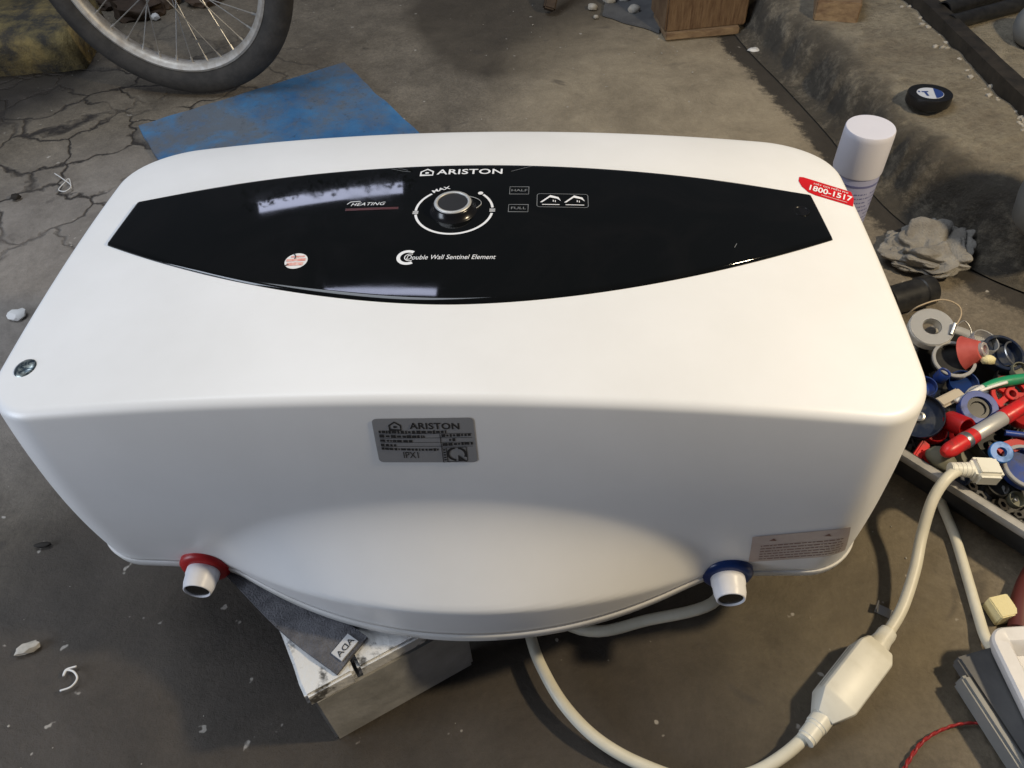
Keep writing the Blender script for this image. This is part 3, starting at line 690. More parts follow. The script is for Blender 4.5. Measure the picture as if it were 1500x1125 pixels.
# ------------------------------------------------------------------ stool and cloth under the heater
SA = Vector((-0.147, -0.168, 0)); SU = Vector((0.853, 0.522, 0)).normalized(); SV = Vector((-SU.y, SU.x, 0)); SH = 0.136
stool = thing('wooden_stool', SA + SU * 0.09 + SV * 0.22, 'low wooden stool with flaking white paint holding up the water heater', 'stool')
def plank(w0, w1, l0, l1, z0, z1, bev=0.003, seed=0, rough=0.0015):
    n = 24; m_ = 6; bx = rbox(1, 1, 1, 0)
    sx, sy, sz = w1 - w0, l1 - l0, z1 - z0
    bm = bmesh.new(); bmesh.ops.create_cube(bm, size=1)
    for v in bm.verts: v.co = Vector((v.co.x * sx, v.co.y * sy, v.co.z * sz))
    bmesh.ops.bevel(bm, geom=bm.edges[:], offset=bev, segments=2, affect='EDGES')
    for k in range(1, n):
        bmesh.ops.bisect_plane(bm, geom=bm.verts[:] + bm.edges[:] + bm.faces[:], plane_co=Vector((0, -sy / 2 + sy * k / n, 0)), plane_no=Vector((0, 1, 0)))
    V = []
    for v in bm.verts:
        q = v.co.copy(); e = Vector((noise.noise(q * 40 + Vector((seed, 0, 0))), noise.noise(q * 40 + Vector((0, seed, 5))), 0.4 * noise.noise(q * 40 + Vector((seed, 3, 0))))) * rough
        q = q + e; p = SA + SU * (w0 + sx / 2 + q.x) + SV * (l0 + sy / 2 + q.y); p.z = z0 + sz / 2 + q.z; V.append(p)
    bm.verts.index_update(); F = [tuple(v.index for v in f.verts) for f in bm.faces]; bm.free(); return V, F
obj('seat_board', plank(0.0, 0.052, 0.0, 0.44, SH - 0.022, SH, seed=1), 'stoolw', stool, angle=50)
obj('seat_board', plank(0.0555, 0.176, 0.001, 0.44, SH - 0.022, SH, seed=2), 'stoolw', stool, angle=50)
obj('end_leg', plank(0.004, 0.173, 0.001, 0.022, -0.001, SH - 0.0225, seed=3, rough=.0008), 'stooldark', stool, angle=50)
obj('end_leg', plank(0.004, 0.173, 0.418, 0.438, -0.001, SH - 0.0225, seed=4, rough=.0008), 'stooldark', stool, angle=50)
obj('side_rail', plank(0.006, 0.022, 0.024, 0.416, SH - 0.062, SH - 0.0225, seed=5, rough=.0008), 'stooldark', stool, angle=50)

def ribbon(pts, w, th, seed, wr=0.002):
    P = catmull(pts, 10); V, F = [], []; nc = 8
    for i, p in enumerate(P):
        t = (P[min(i + 1, len(P) - 1)] - P[max(i - 1, 0)]).normalized(); s = t.cross(Vector((0, 0, 1))).normalized()
        for k in range(nc + 1):
            q = p + s * w * (k / nc - .5); dz = wr * (noise.noise(q * 45 + Vector((seed, 0, 0))) + .6)
            V.append(q + Vector((0, 0, max(dz, 0) + th)))
        for k in range(nc + 1): V.append(p + s * w * (k / nc - .5))
    r_ = 2 * (nc + 1)
    for i in range(len(P) - 1):
        a, b = i * r_, (i + 1) * r_
        for k in range(nc): F.append((a + k, b + k, b + k + 1, a + k + 1)); F.append((a + nc + 1 + k, a + nc + 2 + k, b + nc + 2 + k, b + nc + 1 + k))
        F.append((a, a + nc + 1, b + nc + 1, b)); F.append((a + nc, b + nc, b + 2 * nc + 1, a + 2 * nc + 1))
    for a in (0, (len(P) - 1) * r_):
        for k in range(nc): F.append((a + k, a + k + 1, a + nc + 2 + k, a + nc + 1 + k))
    return V, F
zc = SH + 0.0006
c0, c1, c2_ = at(372, 838, zc), at(440, 905, zc), at(517, 962, zc)
cl = obj('cloth_strip', ribbon([c0 + (c0 - c1) * .5, c0, c1, c2_], 0.045, 0.003, 3), 'cloth', org=(c1.x, c1.y, zc), angle=60)
tag(cl, 'grey cloth strip with a woven tag squeezed between heater and stool', 'cloth')
dv = (c2_ - c1).normalized(); sv = dv.cross(Vector((0, 0, 1)))
tp = at(505, 948, zc + .006)
def tagmap(geo, lift): return [tp + sv * -p[0] + dv * p[1] + Vector((0, 0, lift + p[2])) for p in geo[0]], geo[1]
tg = obj('woven_tag', tagmap(([Vector((x, y, z)) for z in (-0.002, 0.0005) for x, y in ((-.012, -.007), (.012, -.007), (.012, .007), (-.012, .007))], [(0, 1, 2, 3), (4, 5, 6, 7), (0, 1, 5, 4), (1, 2, 6, 5), (2, 3, 7, 6), (3, 0, 4, 7)]), 0.0), 'tag', cl, smooth=False)
obj('tag_lettering', tagmap(move(text_geo('ADA', 0.0085, 1.2, 0.0001), 0, 0.001, math.pi), 0.0009), 'print_k', tg, smooth=False)

# ------------------------------------------------------------------ power cord
cord = thing('power_cord', at(1185, 1060, 0), 'cream power cord with inline safety box, its plug lying on the parts tray', 'power cord')
RC = 0.0066
A1 = at(1050, 878, 0.045); 
run = [Vector((0.30, 0.16, 0.012)), Vector((0.285, 0.06, 0.022)), A1, at(950, 908, 0.030), at(850, 922, 0.018), Vector((0.03, 0.02, 0.010)), Vector((-0.012, 0.06, 0.0072)), Vector((0.005, 0.085, 0.0072)), Vector((0.045, 0.04, 0.020)),
       at(778, 935, 0.022), at(800, 990, 0.024), at(832, 1040, 0.022), at(878, 1085, 0.016), at(940, 1120, 0.009), at(1020, 1145, 0.0072), at(1095, 1135, 0.0075), at(1150, 1105, 0.014)]
BX0, BX1 = at(1206, 1050, 0.021), at(1281, 952, 0.021)
obj('cable', tube(run + [BX0 - (BX1 - BX0) * 0.10], RC, 14, 8), 'cord', cord, angle=180)
bd = (BX1 - BX0).normalized()
run2 = [BX1 + bd * 0.010, at(1300, 928, 0.022), at(1322, 890, 0.027), at(1340, 835, 0.038), at(1350, 785, 0.052), at(1365, 735, 0.078), at(1384, 704, 0.094), at(1402, 690, 0.096), at(1415, 688, 0.095)]
obj('cable', tube(run2, RC, 14, 8), 'cord', cord, angle=180)
def along(geo, p, d, up=(0, 0, 1)):
    d = d.normalized(); u_ = (Vector(up) - d * Vector(up).dot(d)).normalized(); s_ = d.cross(u_)
    m_ = Matrix(((s_.x, d.x, u_.x, p.x), (s_.y, d.y, u_.y, p.y), (s_.z, d.z, u_.z, p.z), (0, 0, 0, 1)))
    return [m_ @ Vector(q) for q in geo[0]], geo[1]
def octo_box(L_, w0, w1, h):
    """box whose ends are cut in to the cable, rounded over the top"""
    secs = [(-L_ / 2, w0 * .48, h * .60), (-L_ / 2 + .0015, w0 * .52, h * .66), (-L_ / 2 + L_ * .20, w1 * .98, h * .98), (-L_ / 2 + L_ * .225, w1, h), (L_ / 2 - L_ * .12, w1, h), (L_ / 2 - L_ * .10, w1 * .98, h * .98), (L_ / 2 - .0015, w0 * .80, h * .80), (L_ / 2, w0 * .74, h * .74)]
    V, F = [], []
    sec = [(-.5, -.42), (-.46, -.5), (.46, -.5), (.5, -.42), (.5, .40), (.46, .48), (.42, .5), (-.42, .5), (-.46, .48), (-.5, .40)]
    for y, w, hh in secs:
        for a, b in sec: V.append(Vector((a * w, y, b * hh)))
    n = len(sec)
    for i in range(len(secs) - 1):
        for k in range(n): F.append((i * n + k, i * n + (k + 1) % n, (i + 1) * n + (k + 1) % n, (i + 1) * n + k))
    F.append(tuple(range(n))); F.append(tuple((len(secs) - 1) * n + k for k in range(n)))
    return V, F
mid = (BX0 + BX1) / 2 
obj('safety_box', along(octo_box((BX1 - BX0).length + 0.006, 0.040, 0.041, 0.036), mid, bd, up=(0.25, 0, 1)), 'cream', cord, angle=28)
ub = (Vector((0.25, 0, 1)) - bd * Vector((0.25, 0, 1)).dot(bd)).normalized()
boxo = [o for o in cord.children if o.name.startswith('safety_box')][0]
obj('box_seam', along(rbox(.0414, .062, .0008, 0), mid + bd * .006 - ub * .004, bd, up=(0.25, 0, 1)), 'khaki', boxo, smooth=False)
def boot(p, d, L_, r0, r1, rings=4):
    prof = [(RC * .9, -0.003)]
    for k in range(rings):
        z = L_ * k / rings; r = r0 + (r1 - r0) * k / rings; prof += [(r, z), (r, z + L_ / rings * .72), (r * .93, z + L_ / rings * .76), (r * .93, z + L_ / rings * .96)]
    prof += [(RC * .9, L_)]
    return xf(lathe(prof, 24), place(p, d))
obj('strain_relief', boot(BX0 - bd * 0.001, -bd, 0.034, 0.0115, 0.0088, 2), 'cream', cord, angle=30)
obj('strain_relief', boot(BX1 + bd * 0.001, bd, 0.030, 0.0115, 0.0090, 2), 'cream', cord, angle=30)
pd = (at(1460, 690, 0.092) - at(1415, 688, 0.095)).normalized(); pp = at(1415, 688, 0.095)
plug = obj('plug', along(rbox(0.030, 0.034, 0.024, 0.005, 3), at(1442, 690, 0.093), pd), 'cream', cord, angle=40)
obj('strain_relief', boot(pp + pd * 0.006, -pd, 0.026, 0.0095, 0.0080, 5), 'cream', cord, angle=30)

# ------------------------------------------------------------------ wheel and blue board, left
wc = Vector((-0.745, 1.285, 0.289)); WR = 0.288; yaw = math.radians(-4)
wm = Matrix.Translation(wc) @ Matrix.Rotation(yaw, 4, 'Z') @ Matrix.Rotation(math.radians(90), 4, 'X')
wheel = thing('spoked_wheel', (wc.x, wc.y, 0), 'spoked bicycle wheel with fat black tyre standing behind the blue board', 'wheel')
TR = 0.031
tprof = [(WR - TR + TR * math.cos(a) * (1.0 if math.cos(a) > 0 else .95), TR * .92 * math.sin(a)) for a in [2 * math.pi * k / 20 for k in range(20)]]
obj('tyre', xf(lathe(tprof, 112, True), wm), 'tyre', wheel, angle=180)
RI = WR - 2 * TR
obj('rim', xf(lathe([(RI + .006, -.017), (RI + .001, -.019), (RI - .004, -.016), (RI - .009, -.012), (RI - .011, -.004), (RI - .011, .004), (RI - .009, .012), (RI - .004, .016), (RI + .001, .019), (RI + .006, .017)], 112, True), wm), 'rimmetal', wheel, angle=40)
hub = obj('hub', xf(lathe([(0.006, -.05), (0.006, -.036), (0.032, -.034), (0.032, -.029), (0.017, -.025), (0.017, .025), (0.032, .029), (0.032, .034), (0.006, .036), (0.006, .05)], 32), wm), 'spoke', wheel)
for k in range(36):
    a = 2 * math.pi * k / 36; s = 1 if k % 2 else -1; off = (0.95 if (k // 2) % 2 else -0.95)
    p0 = wm @ Vector((0.029 * math.cos(a + off), 0.029 * math.sin(a + off), s * .031)); p1 = wm @ Vector(((RI - .008) * math.cos(a), (RI - .008) * math.sin(a), 0))
    sp = obj('spoke', tube([p0, p1], 0.0013, 6, 1, False), 'spoke', wheel)
    pn = p1 + (p0 - p1).normalized() * 0.014; obj('spoke_nipple', tube([p1, pn], 0.0027, 6, 1, False), 'spoke', sp)

bl = Vector((-0.84, 1.12, 0)); bu = Vector((0.826, 0.563, 0)).normalized(); bv = Vector((bu.y, -bu.x, 0))
def slab(corner, u, v, lu, lv, z0, z1, amp=0.003, seed=0):
    n = 26; V, F = [], []; ring_ = []
    for k in range(n): ring_.append(corner + u * lu * k / n)
    for k in range(n): ring_.append(corner + u * lu + v * lv * k / n)
    for k in range(n): ring_.append(corner + u * lu * (1 - k / n) + v * lv)
    for k in range(n): ring_.append(corner + v * lv * (1 - k / n))
    ring_ = [p + Vector((noise.noise(p * 17 + Vector((seed, 0, 0))), noise.noise(p * 17 + Vector((0, seed, 0))), 0)) * amp for p in ring_]
    c = sum(ring_, Vector()) / len(ring_); m_ = len(ring_)
    for f_, z in ((1, z0), (1, z1 - .0015), (0.996, z1), (0.5, z1)):
        for p in ring_: q = c + (p - c) * f_; V.append(Vector((q.x, q.y, z)))
    for r_ in range(3):
        for i in range(m_): F.append((r_ * m_ + i, r_ * m_ + (i + 1) % m_, (r_ + 1) * m_ + (i + 1) % m_, (r_ + 1) * m_ + i))
    F.append(tuple(3 * m_ + i for i in range(m_))); F.append(tuple(range(m_))[::-1]); return V, F
bo = obj('blue_board', slab(bl, bu, bv, 0.502, 0.60, -0.001, 0.009, 0.004, 2), 'board', org=(bl + bu * .26 + bv * .3), angle=40)
tag(bo, 'worn blue painted board lying on the floor behind the heater', 'board')

# kerb with yellow lichen beyond the wheel
kp = at(-60, 62, 0.10); kq = at(82, 50, 0.10)
ku = (kq - kp).normalized(); kv = Vector((-ku.y, ku.x, 0))
def kerb():
    n, V, F = 40, [], []; L_ = (kq - kp).length + 0.02
    prof = [(0.03, -0.01), (0.012, 0.035), (0.0, 0.075), (0.01, 0.098), (0.04, 0.104), (0.12, 0.105), (0.25, 0.104), (0.27, -0.01)]
    start = kp - ku * 0.5
    for i in range(n + 1):
        for o_, z in prof:
            q = start + ku * ((L_ + .5) * i / n) + kv * o_; q.z = z
            e = 0.012 * noise.noise(q * 14); q += kv * e; q.z += 0.008 * noise.noise(q * 21 + Vector((3, 0, 0))) if z > 0 else 0; V.append(q)
    m_ = len(prof)
    for i in range(n):
        for k in range(m_ - 1): F.append((i * m_ + k, i * m_ + k + 1, (i + 1) * m_ + k + 1, (i + 1) * m_ + k))
    F.append(tuple(range(m_))); F.append(tuple(n * m_ + k for k in range(m_))); return V, F
kb = obj('kerb', kerb(), 'moss', org=(kp.x, kp.y, 0), angle=180)
tag(kb, 'low kerb covered in yellow lichen beside the bicycle wheel', 'kerb')

# dark rubble seen through the spokes
for i, (x, y, r) in enumerate(((205, 20, .07), (240, 5, .05), (165, 8, .045), (300, 2, .05))):
    p = at(x, y, 0.0); p.z = -0.004
    tag(obj('rubble_lump', xf(lump(r, r * .8, r * .45, i + 1, .35), Matrix.Translation(p)), 'wooddark', org=p), 'dark lump of rubble on the floor behind the wheel spokes', 'rubble', 'rubble behind the wheel')
p = at(228, 28, 0); tag(obj('white_pebble', xf(lump(.014, .011, .010, 8, .3, 2, 2), Matrix.Translation(p)), 'scrap', org=p), 'single white pebble behind the wheel spokes', 'pebble')

# ------------------------------------------------------------------ far middle: crate, plank leg, blocks
def boxat(name, px0, px1, h, depth, m, z=0.0, bev=0.004, parent=None, lean=0, base=0.0):
    a, b = at(*px0, z), at(*px1, z); d = (b - a); L_ = d.length; d.normalize(); n_ = Vector((-d.y, d.x, 0))
    c = (a + b) / 2 + n_ * depth / 2
    mt = Matrix(((d.x, n_.x, 0, c.x), (d.y, n_.y, 0, c.y), (0, 0, 1, z + base + h / 2), (0, 0, 0, 1)))
    return xf(rbox(L_, depth, h, bev), mt), c
g, c = boxat('x', (973, 58), (1090, 46), 0.19, 0.14, 'wood', base=0.016)
crate = thing('wooden_box', (c.x, c.y, 0), 'brown wooden box standing on the floor beside the raised step', 'box')
obj('box_body', g, 'wood', crate, angle=30)
g, c = boxat('x', (975, 60), (1082, 50), 0.018, 0.13, 'wood2', bev=.002); obj('base_plank', g, 'wood2', crate, angle=30)
p = at(838, 28, 0); pz = Vector((p.x, p.y + .01, 0))
tag(obj('plank_leg', join(xf(rbox(.032, .026, .26, .004, 2), Matrix.Translation(pz + Vector((-0.03, .10, .11))) @ Matrix.Rotation(math.radians(18), 4, 'Y') @ Matrix.Rotation(math.radians(-38), 4, 'X'))), 'wooddark', org=pz), 'dark wooden leg slanting down to the floor left of the brown box', 'wood')
p = at(948, 30, 0.001)
tag(obj('dark_sheet', slab(at(880, 22, 0), (at(965, 48, 0) - at(880, 22, 0)).normalized(), Vector((.2, 1, 0)).normalized(), (at(965, 48, 0) - at(880, 22, 0)).length, .22, -.001, .006, .01, 5), 'greyboard', org=(p.x, p.y, 0)), 'dark grey sheet lying on the floor beside the brown wooden box', 'sheet')
for i, (x, y, r) in enumerate(((868, 13, .013), (873, 26, .007), (928, 20, .017), (893, 5, .02), (915, 3, .016))):
    p = at(x, y, 0); p.z = 0.0 if i < 2 else .006
    tag(obj('pale_stone', xf(lump(r, r * .8, r * .7, 20 + i, .3, 2, 2), Matrix.Translation(p)), 'stone', org=p), 'small pale stone near the dark sheet and wooden leg', 'stone', 'pale stones by the dark sheet')
g, c = boxat('x', (1190, 31), (1255, 36), 0.045, 0.13, 'wood2', z=STEP_Z - .004, bev=.003)
tag(obj('wood_block', g, 'wood2', org=(c.x, c.y, STEP_Z - .004), angle=30), 'small cut block of wood lying on top of the raised step', 'wood')

# black bar, pipes, pots and tape on the step
b0, b1 = at(1318, -6, STEP_Z), at(1530, 205, STEP_Z); bd_ = (b1 - b0); bL = bd_.length; bd_.normalize()
bm0 = (b0 + b1) / 2; bn = Vector((-bd_.y, bd_.x, 0))
def bar_geo():
    sec = [(0, 0), (.006, 0), (.006, .030), (.034, .030), (.034, .036), (0, .036)]; V, F = [], []; n = 30
    for i in range(n + 1):
        q = b0 - bd_ * .3 + bd_ * (bL + .5) * i / n
        for a, z in sec:
            w = q + bn * a; w.z = STEP_Z - .006 + z + .0012 * noise.noise(w * 12); V.append(w)
    for i in range(n):
        for k in range(6): F.append((i * 6 + k, i * 6 + (k + 1) % 6, (i + 1) * 6 + (k + 1) % 6, (i + 1) * 6 + k))
    F.append((0, 1, 2, 5)); F.append((2, 3, 4, 5)); e = n * 6; F.append((e, e + 1, e + 2, e + 5)); F.append((e + 2, e + 3, e + 4, e + 5)); return V, F
tag(obj('steel_angle_bar', bar_geo(), 'iron', org=(bm0.x, bm0.y, STEP_Z), angle=30), 'long black steel angle bar lying across the raised step', 'bar')
for i, (pa, pb, r) in enumerate((((1392, 34), (1560, -12), .017), ((1382, 16), (1560, -40), .020))):
    a, b = at(*pa, STEP_Z + r), at(*pb, STEP_Z + r); d = b - a
    prof = [(r * .82, .03), (r * .82, 0), (r, -.001), (r, .012), (r * .96, .014), (r * .96, d.length), (r * .8, d.length)]
    t_ = tag(obj('black_pipe', xf(lathe(prof, 28), place(a, d)), 'blackpl', org=(a.x, a.y, STEP_Z), angle=40),
        ('black pipe with open end lying nearest the steel bar on the step', 'thicker black pipe lying behind the other pipe on the step')[i], 'pipe', 'black pipes on the step')
p = at(1512, 66, STEP_Z)
tag(obj('grey_ball', xf(lathe([(0.0, 0.0), (.022, .002), (.040, .014), (.050, .035), (.050, .055), (.040, .078), (.024, .090), (.0, .094)], 36), Matrix.Translation(Vector((p.x, p.y, STEP_Z - .004)))), 'pot', org=(p.x, p.y, STEP_Z)), 'grey rounded pot on the step beyond the steel bar', 'pot')
p = at(1536, 334, STEP_Z - .008)
tag(obj('grey_pot', xf(lathe([(0.0, 0.0), (.050, .002), (.058, .012), (.064, .05), (.064, .11), (.058, .15), (.042, .175), (.030, .182), (.030, .20), (.024, .204), (0, .204)], 40), Matrix.Translation(Vector((p.x, p.y, STEP_Z - .008)))), 'pot', org=(p.x, p.y, STEP_Z - .008)), 'grey round shouldered canister at the near end of the step', 'canister')

tp_ = at(1358, 150, STEP_Z + .004)
tape = thing('tape_roll', (tp_.x, tp_.y, STEP_Z + .002), 'black insulating tape roll with blue and white label on the step', 'tape roll')
tmx = Matrix.Translation(tp_) @ Matrix.Rotation(math.radians(-4), 4, 'X')
obj('tape', xf(lathe([(.024, .001), (.039, 0), (.0398, .002), (.0398, .017), (.039, .019), (.024, .018)], 48, True), tmx), 'blacktape', tape, angle=40)
lab = obj('core_label', xf(lathe([(0, .0178), (.0238, .0182), (.0242, .015)], 40), tmx), 'tapewhite', tape)
hd = [(.0228 * math.cos(math.radians(a)), .0228 * math.sin(math.radians(a))) for a in range(-80, 61, 10)]
obj('label_print', xf((lambda g: ([Vector((q[0], q[1], .0187)) for q in g[0]], g[1]))(join(poly(hd), rect(-.014, .004, -.002, .008), rect(-.010, -.012, -.006, .004), rect(-.020, .004, -.017, .010))), tmx), 'tapeblue', lab, smooth=False)

# ------------------------------------------------------------------ spray can, rag, coupling
ct = at(1276, 186, 0.326); 
can = thing('spray_can', (ct.x, ct.y, 0), 'tall white capped spray can standing behind the heater corner', 'spray can')
cmx = Matrix.Translation(Vector((ct.x, ct.y, 0)))
bodyc = obj('can_body', xf(lathe([(.028, 0), (.0305, .002), (.0315, .005), (.0315, .262), (.0300, .270)], 48), cmx), 'can', can, angle=40)
obj('cap', xf(lathe([(.0300, .264), (.0324, .2645), (.0328, .267), (.0324, .318), (.0320, .3245), (.0312, .3260), (.028, .3262), (0, .3250)], 56), cmx), 'cancap', can, angle=30)
obj('printed_band', xf(lathe([(.0317, .251), (.0317, .2545)], 48), cmx), 'canprint', bodyc)
ln = []
rnd = random.Random(11)
for k in range(26):
    z = 0.240 - k * 0.0068; a = math.radians(-175)
    while a < math.radians(-25):
        w = rnd.uniform(.03, .16)
        if rnd.random() < .82:
            n_ = 4; Vq = []
            for i in range(n_ + 1):
                t_ = a + w * i / n_; Vq += [Vector((.03175 * math.cos(t_), .03175 * math.sin(t_), z)), Vector((.03175 * math.cos(t_), .03175 * math.sin(t_), z + .0020))]
            ln.append((Vq, [(2 * i, 2 * i + 2, 2 * i + 3, 2 * i + 1) for i in range(n_)]))
        a += w + .05
obj('fine_print', xf(join(*ln), cmx), 'canprint', bodyc, smooth=False)

def rag_geo(c, rx, ry, h, seed):
    bm = bmesh.new(); bmesh.ops.create_icosphere(bm, subdivisions=6, radius=1.0); V = []
    for v in bm.verts:
        p = v.co.copy(); o_ = Vector((seed, seed * 2.1, 0))
        w = p + 0.35 * Vector((noise.noise(p * 1.6 + o_), noise.noise(p * 1.6 + o_ * 2), noise.noise(p * 1.6 + o_ * 3)))
        fold = abs(noise.noise(w * 1.9 + o_)); fold2 = abs(noise.noise(w * 4.2 - o_))
        k = 0.80 + 0.30 * noise.noise(p * 1.2 + o_) + 0.60 * min(fold, .42) + 0.10 * min(fold2, .4)
        q = Vector((p.x * rx * k, p.y * ry * k, (p.z * .5 + .5) * h * k)); q.z = max(q.z - h * .12, -.001); V.append(q + c)
    F = [tuple(v.index for v in f.verts) for f in bm.faces]; bm.free(); return V, F
p = at(1352, 378, 0)
tag(obj('crumpled_rag', rag_geo(p, .076, .064, .052, 4.2), 'rag', org=p, angle=180), 'dusty grey crumpled rag on the floor at the foot of the step', 'rag')
p0, p1 = at(1300, 442, .026), at(1362, 424, .026); d = p1 - p0
tag(obj('pipe_coupling', xf(lathe([(.019, .02), (.019, d.length), (.023, d.length + .001), (.025, d.length - .002), (.025, d.length - .02), (.0235, d.length - .022), (.0235, 0), (.02, 0)], 36), place(p0, d)), 'blackpl', org=(p1.x, p1.y, 0), angle=35), 'short black pipe coupling lying between the rag and the tray', 'pipe')

# ------------------------------------------------------------------ parts tray and what lies in it
TZ = 0.070
td = Vector((0.70, -0.714, 0)).normalized(); tn = Vector((-td.y, td.x, 0))     # along the tray, across the tray
t0 = at(1310, 660, TZ) - td * 0.085                                                # near left corner of the rim
TL, TW = 0.52, 0.275
tray = thing('parts_tray', t0 + td * TL / 2 + tn * TW / 2 - Vector((0, 0, TZ)), 'shallow grey plastic tray heaped with caps and odd parts beside the heater', 'tray')
def tray_ring(ins, z, r):
    pts = rrect(ins, ins, TL - ins, TW - ins, max(r - ins, .004), 7)
    return [Vector((t0.x + td.x * a + tn.x * b, t0.y + td.y * a + tn.y * b, z)) for a, b in pts]
def loft(rings, close_top=False, close_bot=False):
    V, F = [], []; n = len(rings[0])
    for r_ in rings: V += r_
    for k in range(len(rings) - 1):
        for i in range(n): F.append((k * n + i, k * n + (i + 1) % n, (k + 1) * n + (i + 1) % n, (k + 1) * n + i))
    if close_bot: F.append(tuple(range(n))[::-1])
    if close_top: F.append(tuple((len(rings) - 1) * n + i for i in range(n)))
    return V, F
obj('tray_basin', loft([tray_ring(.030, 0.0, .05), tray_ring(.012, TZ - .010, .05), tray_ring(.012, TZ - .004, .05), tray_ring(.016, TZ - .004, .05), tray_ring(.034, .004, .05)], True, True), 'traydark', tray, angle=50)
obj('tray_rim', loft([tray_ring(.011, TZ - .012, .05), tray_ring(.001, TZ - .011, .05), tray_ring(-.001, TZ - .005, .05), tray_ring(.001, TZ, .05), tray_ring(.006, TZ + .0015, .05), tray_ring(.011, TZ, .05), tray_ring(.0135, TZ - .004, .05), tray_ring(.0145, TZ - .010, .05), tray_ring(.011, TZ - .012, .05)]), 'tray', tray, angle=50)

# small screws, nuts and grit filling the tray
def nut(r, h): return lathe([(r * .5, 0), (r, 0), (r, h), (r * .5, h)], 6, True)
bits = []; rnd = random.Random(5)
for k in range(900):
    a, b = rnd.uniform(.045, TL - .04), rnd.uniform(.045, TW - .04); q = t0 + td * a + tn * b
    edge_ = min(a, TL - a, b, TW - b); top = .008 + min(.034, (edge_ - .03) * .75)
    q.z = rnd.uniform(max(.006, top - .016), top); ax = Vector((rnd.gauss(0, 1), rnd.gauss(0, 1), rnd.gauss(0, .8)))
    kind = rnd.random()
    if kind < .4: g = nut(rnd.uniform(.003, .007), rnd.uniform(.002, .006))
    elif kind < .75: g = lathe([(.0, 0), (.0035, 0), (.0035, .0025), (.0014, .003), (.0012, rnd.uniform(.010, .024)), (0, rnd.uniform(.025, .027))], 6)
    else: g = lathe([(.0, 0), (rnd.uniform(.004, .010), .0), (rnd.uniform(.004, .010), rnd.uniform(.003, .008)), (0, .008)], 7)
    bits.append(xf(g, place(q, ax)))
core = []
for r_, z in ((.036, .0045), (.040, .012), (.075, .030), (.12, .036)): core.append(tray_ring(r_, z, .05))
stf = obj('hardware_bits', join(loft(core, True, True), *bits), 'bits', org=(tray.location.x, tray.location.y, .005), angle=30)
tag(stf, 'heap of small dark screws nuts and grit filling the tray', 'hardware', kind='stuff')

def tilt(p, ax, spin=0): return place(p, ax, spin)
TOC = (CP - at(1420, 590, .07)).normalized()           # upward and toward where one stands
def lean(x, y, z): return Vector((x, y, z))
def cap_geo(r, h, wall=.0016, inner=None, n=36, ribs=0):
    """a bottle cap lying with its hollow side up"""
    inner = inner or h * .8
    g = lathe([(0, 0), (r * .9, 0), (r, h * .12), (r, h * .9), (r - wall * .4, h), (r - wall, h * .95), (r - wall, h - inner), (0, h - inner)], n)
    return g
def ring_geo(ro, ri, h, n=40): return lathe([(ri, 0), (ro - .0008, 0), (ro, .0008), (ro, h - .0008), (ro - .0008, h), (ri, h)], n, True)
def thingparts(name, p, label, cat, parts):
    t_ = thing(name, (p.x, p.y, p.z), label, cat); made = []
    for nm, geo, m_, par in parts: made.append(obj(nm, geo, m_, t_ if par is None else made[par], angle=40))
    return t_
# white thread-seal tape roll
p = at(1360, 486, .082); mt = tilt(p, (-.10, -.30, 1))
thingparts('seal_tape_roll', p, 'white round roll of thread seal tape in the tray', 'tape roll', [('roll', xf(ring_geo(.030, .0135, .014), mt), 'white', None), ('spool_flange', xf(ring_geo(.0295, .0128, .0016), mt @ Matrix.Translation((0, 0, .0146))), 'clear', None)])
wr_ = [at(1328, 462, .09), at(1345, 449, .11), at(1378, 439, .118), at(1402, 446, .118), at(1408, 460, .11), at(1400, 478, .102), at(1396, 488, .098)]
wt = thing('tan_wire', (wr_[-1].x, wr_[-1].y, .08), 'thin tan wire loop with a metal crimp arching over the white tape roll', 'wire')
obj('wire', tube(wr_, .0011, 8, 8), 'tan', wt, angle=180); obj('crimp', tube([at(1399, 474, .104), at(1393, 490, .096)], .003, 10, 2), 'steel', wt)
wr2 = [at(1400, 478, .100), at(1412, 470, .102), at(1421, 480, .096), at(1423, 494, .088)]
tag(obj('grey_wire', tube(wr2, .0010, 8, 8), 'steel', org=wr2[-1], angle=180), 'short grey wire bent over the faded red cap', 'wire')
def lid(px, z, r, h, ax, body, inn, label, name='round_cap', cat='cap', ringm=None):
    r *= .88; p = at(*px, z); mt = tilt(p, ax); parts = [('shell', xf(cap_geo(r, h), mt), body, None)]
    if ringm: parts.append(('lip_ring', xf(ring_geo(r * 1.06, r * .90, h * .35), mt @ Matrix.Translation((0, 0, h * .72))), ringm, None))
    if inn: parts.append(('hub', xf(lathe([(0, 0), (r * .22, 0), (r * .22, h * .45), (r * .14, h * .5), (r * .14, h * .3), (0, h * .3)], 20), mt @ Matrix.Translation((0, 0, h * .2))), inn, None))
    return thingparts(name, p, label, cat, parts)
lid((1393, 532), .070, .031, .012, (-.05, -.25, 1), 'blackpl', None, 'black lid with clear rim beside the white tape roll', ringm='clear')
lid((1434, 508), .076, .022, .016, (.25, -.10, 1), 'clear', None, 'cloudy clear cap behind the faded red cap')
p = at(1420, 516, .085); mt = tilt(p, (.75, -.45, .8))
thingparts('funnel_cap', p, 'faded red cone shaped cap tilted against a clear cap', 'cap', [('cone', xf(lathe([(.010, .016), (.013, .015), (.023, -.004), (.0245, -.006), (.0235, -.007), (.012, .010), (.009, .012)], 32), mt), 'pink', None), ('collar', xf(ring_geo(.0105, .0065, .006), mt @ Matrix.Translation((0, 0, .015))), 'clear', None)])
lid((1462, 524), .072, .031, .014, (.1, -.2, 1), 'darkblue', None, 'large navy cap beside the faded red cone cap', ringm='darkblue')
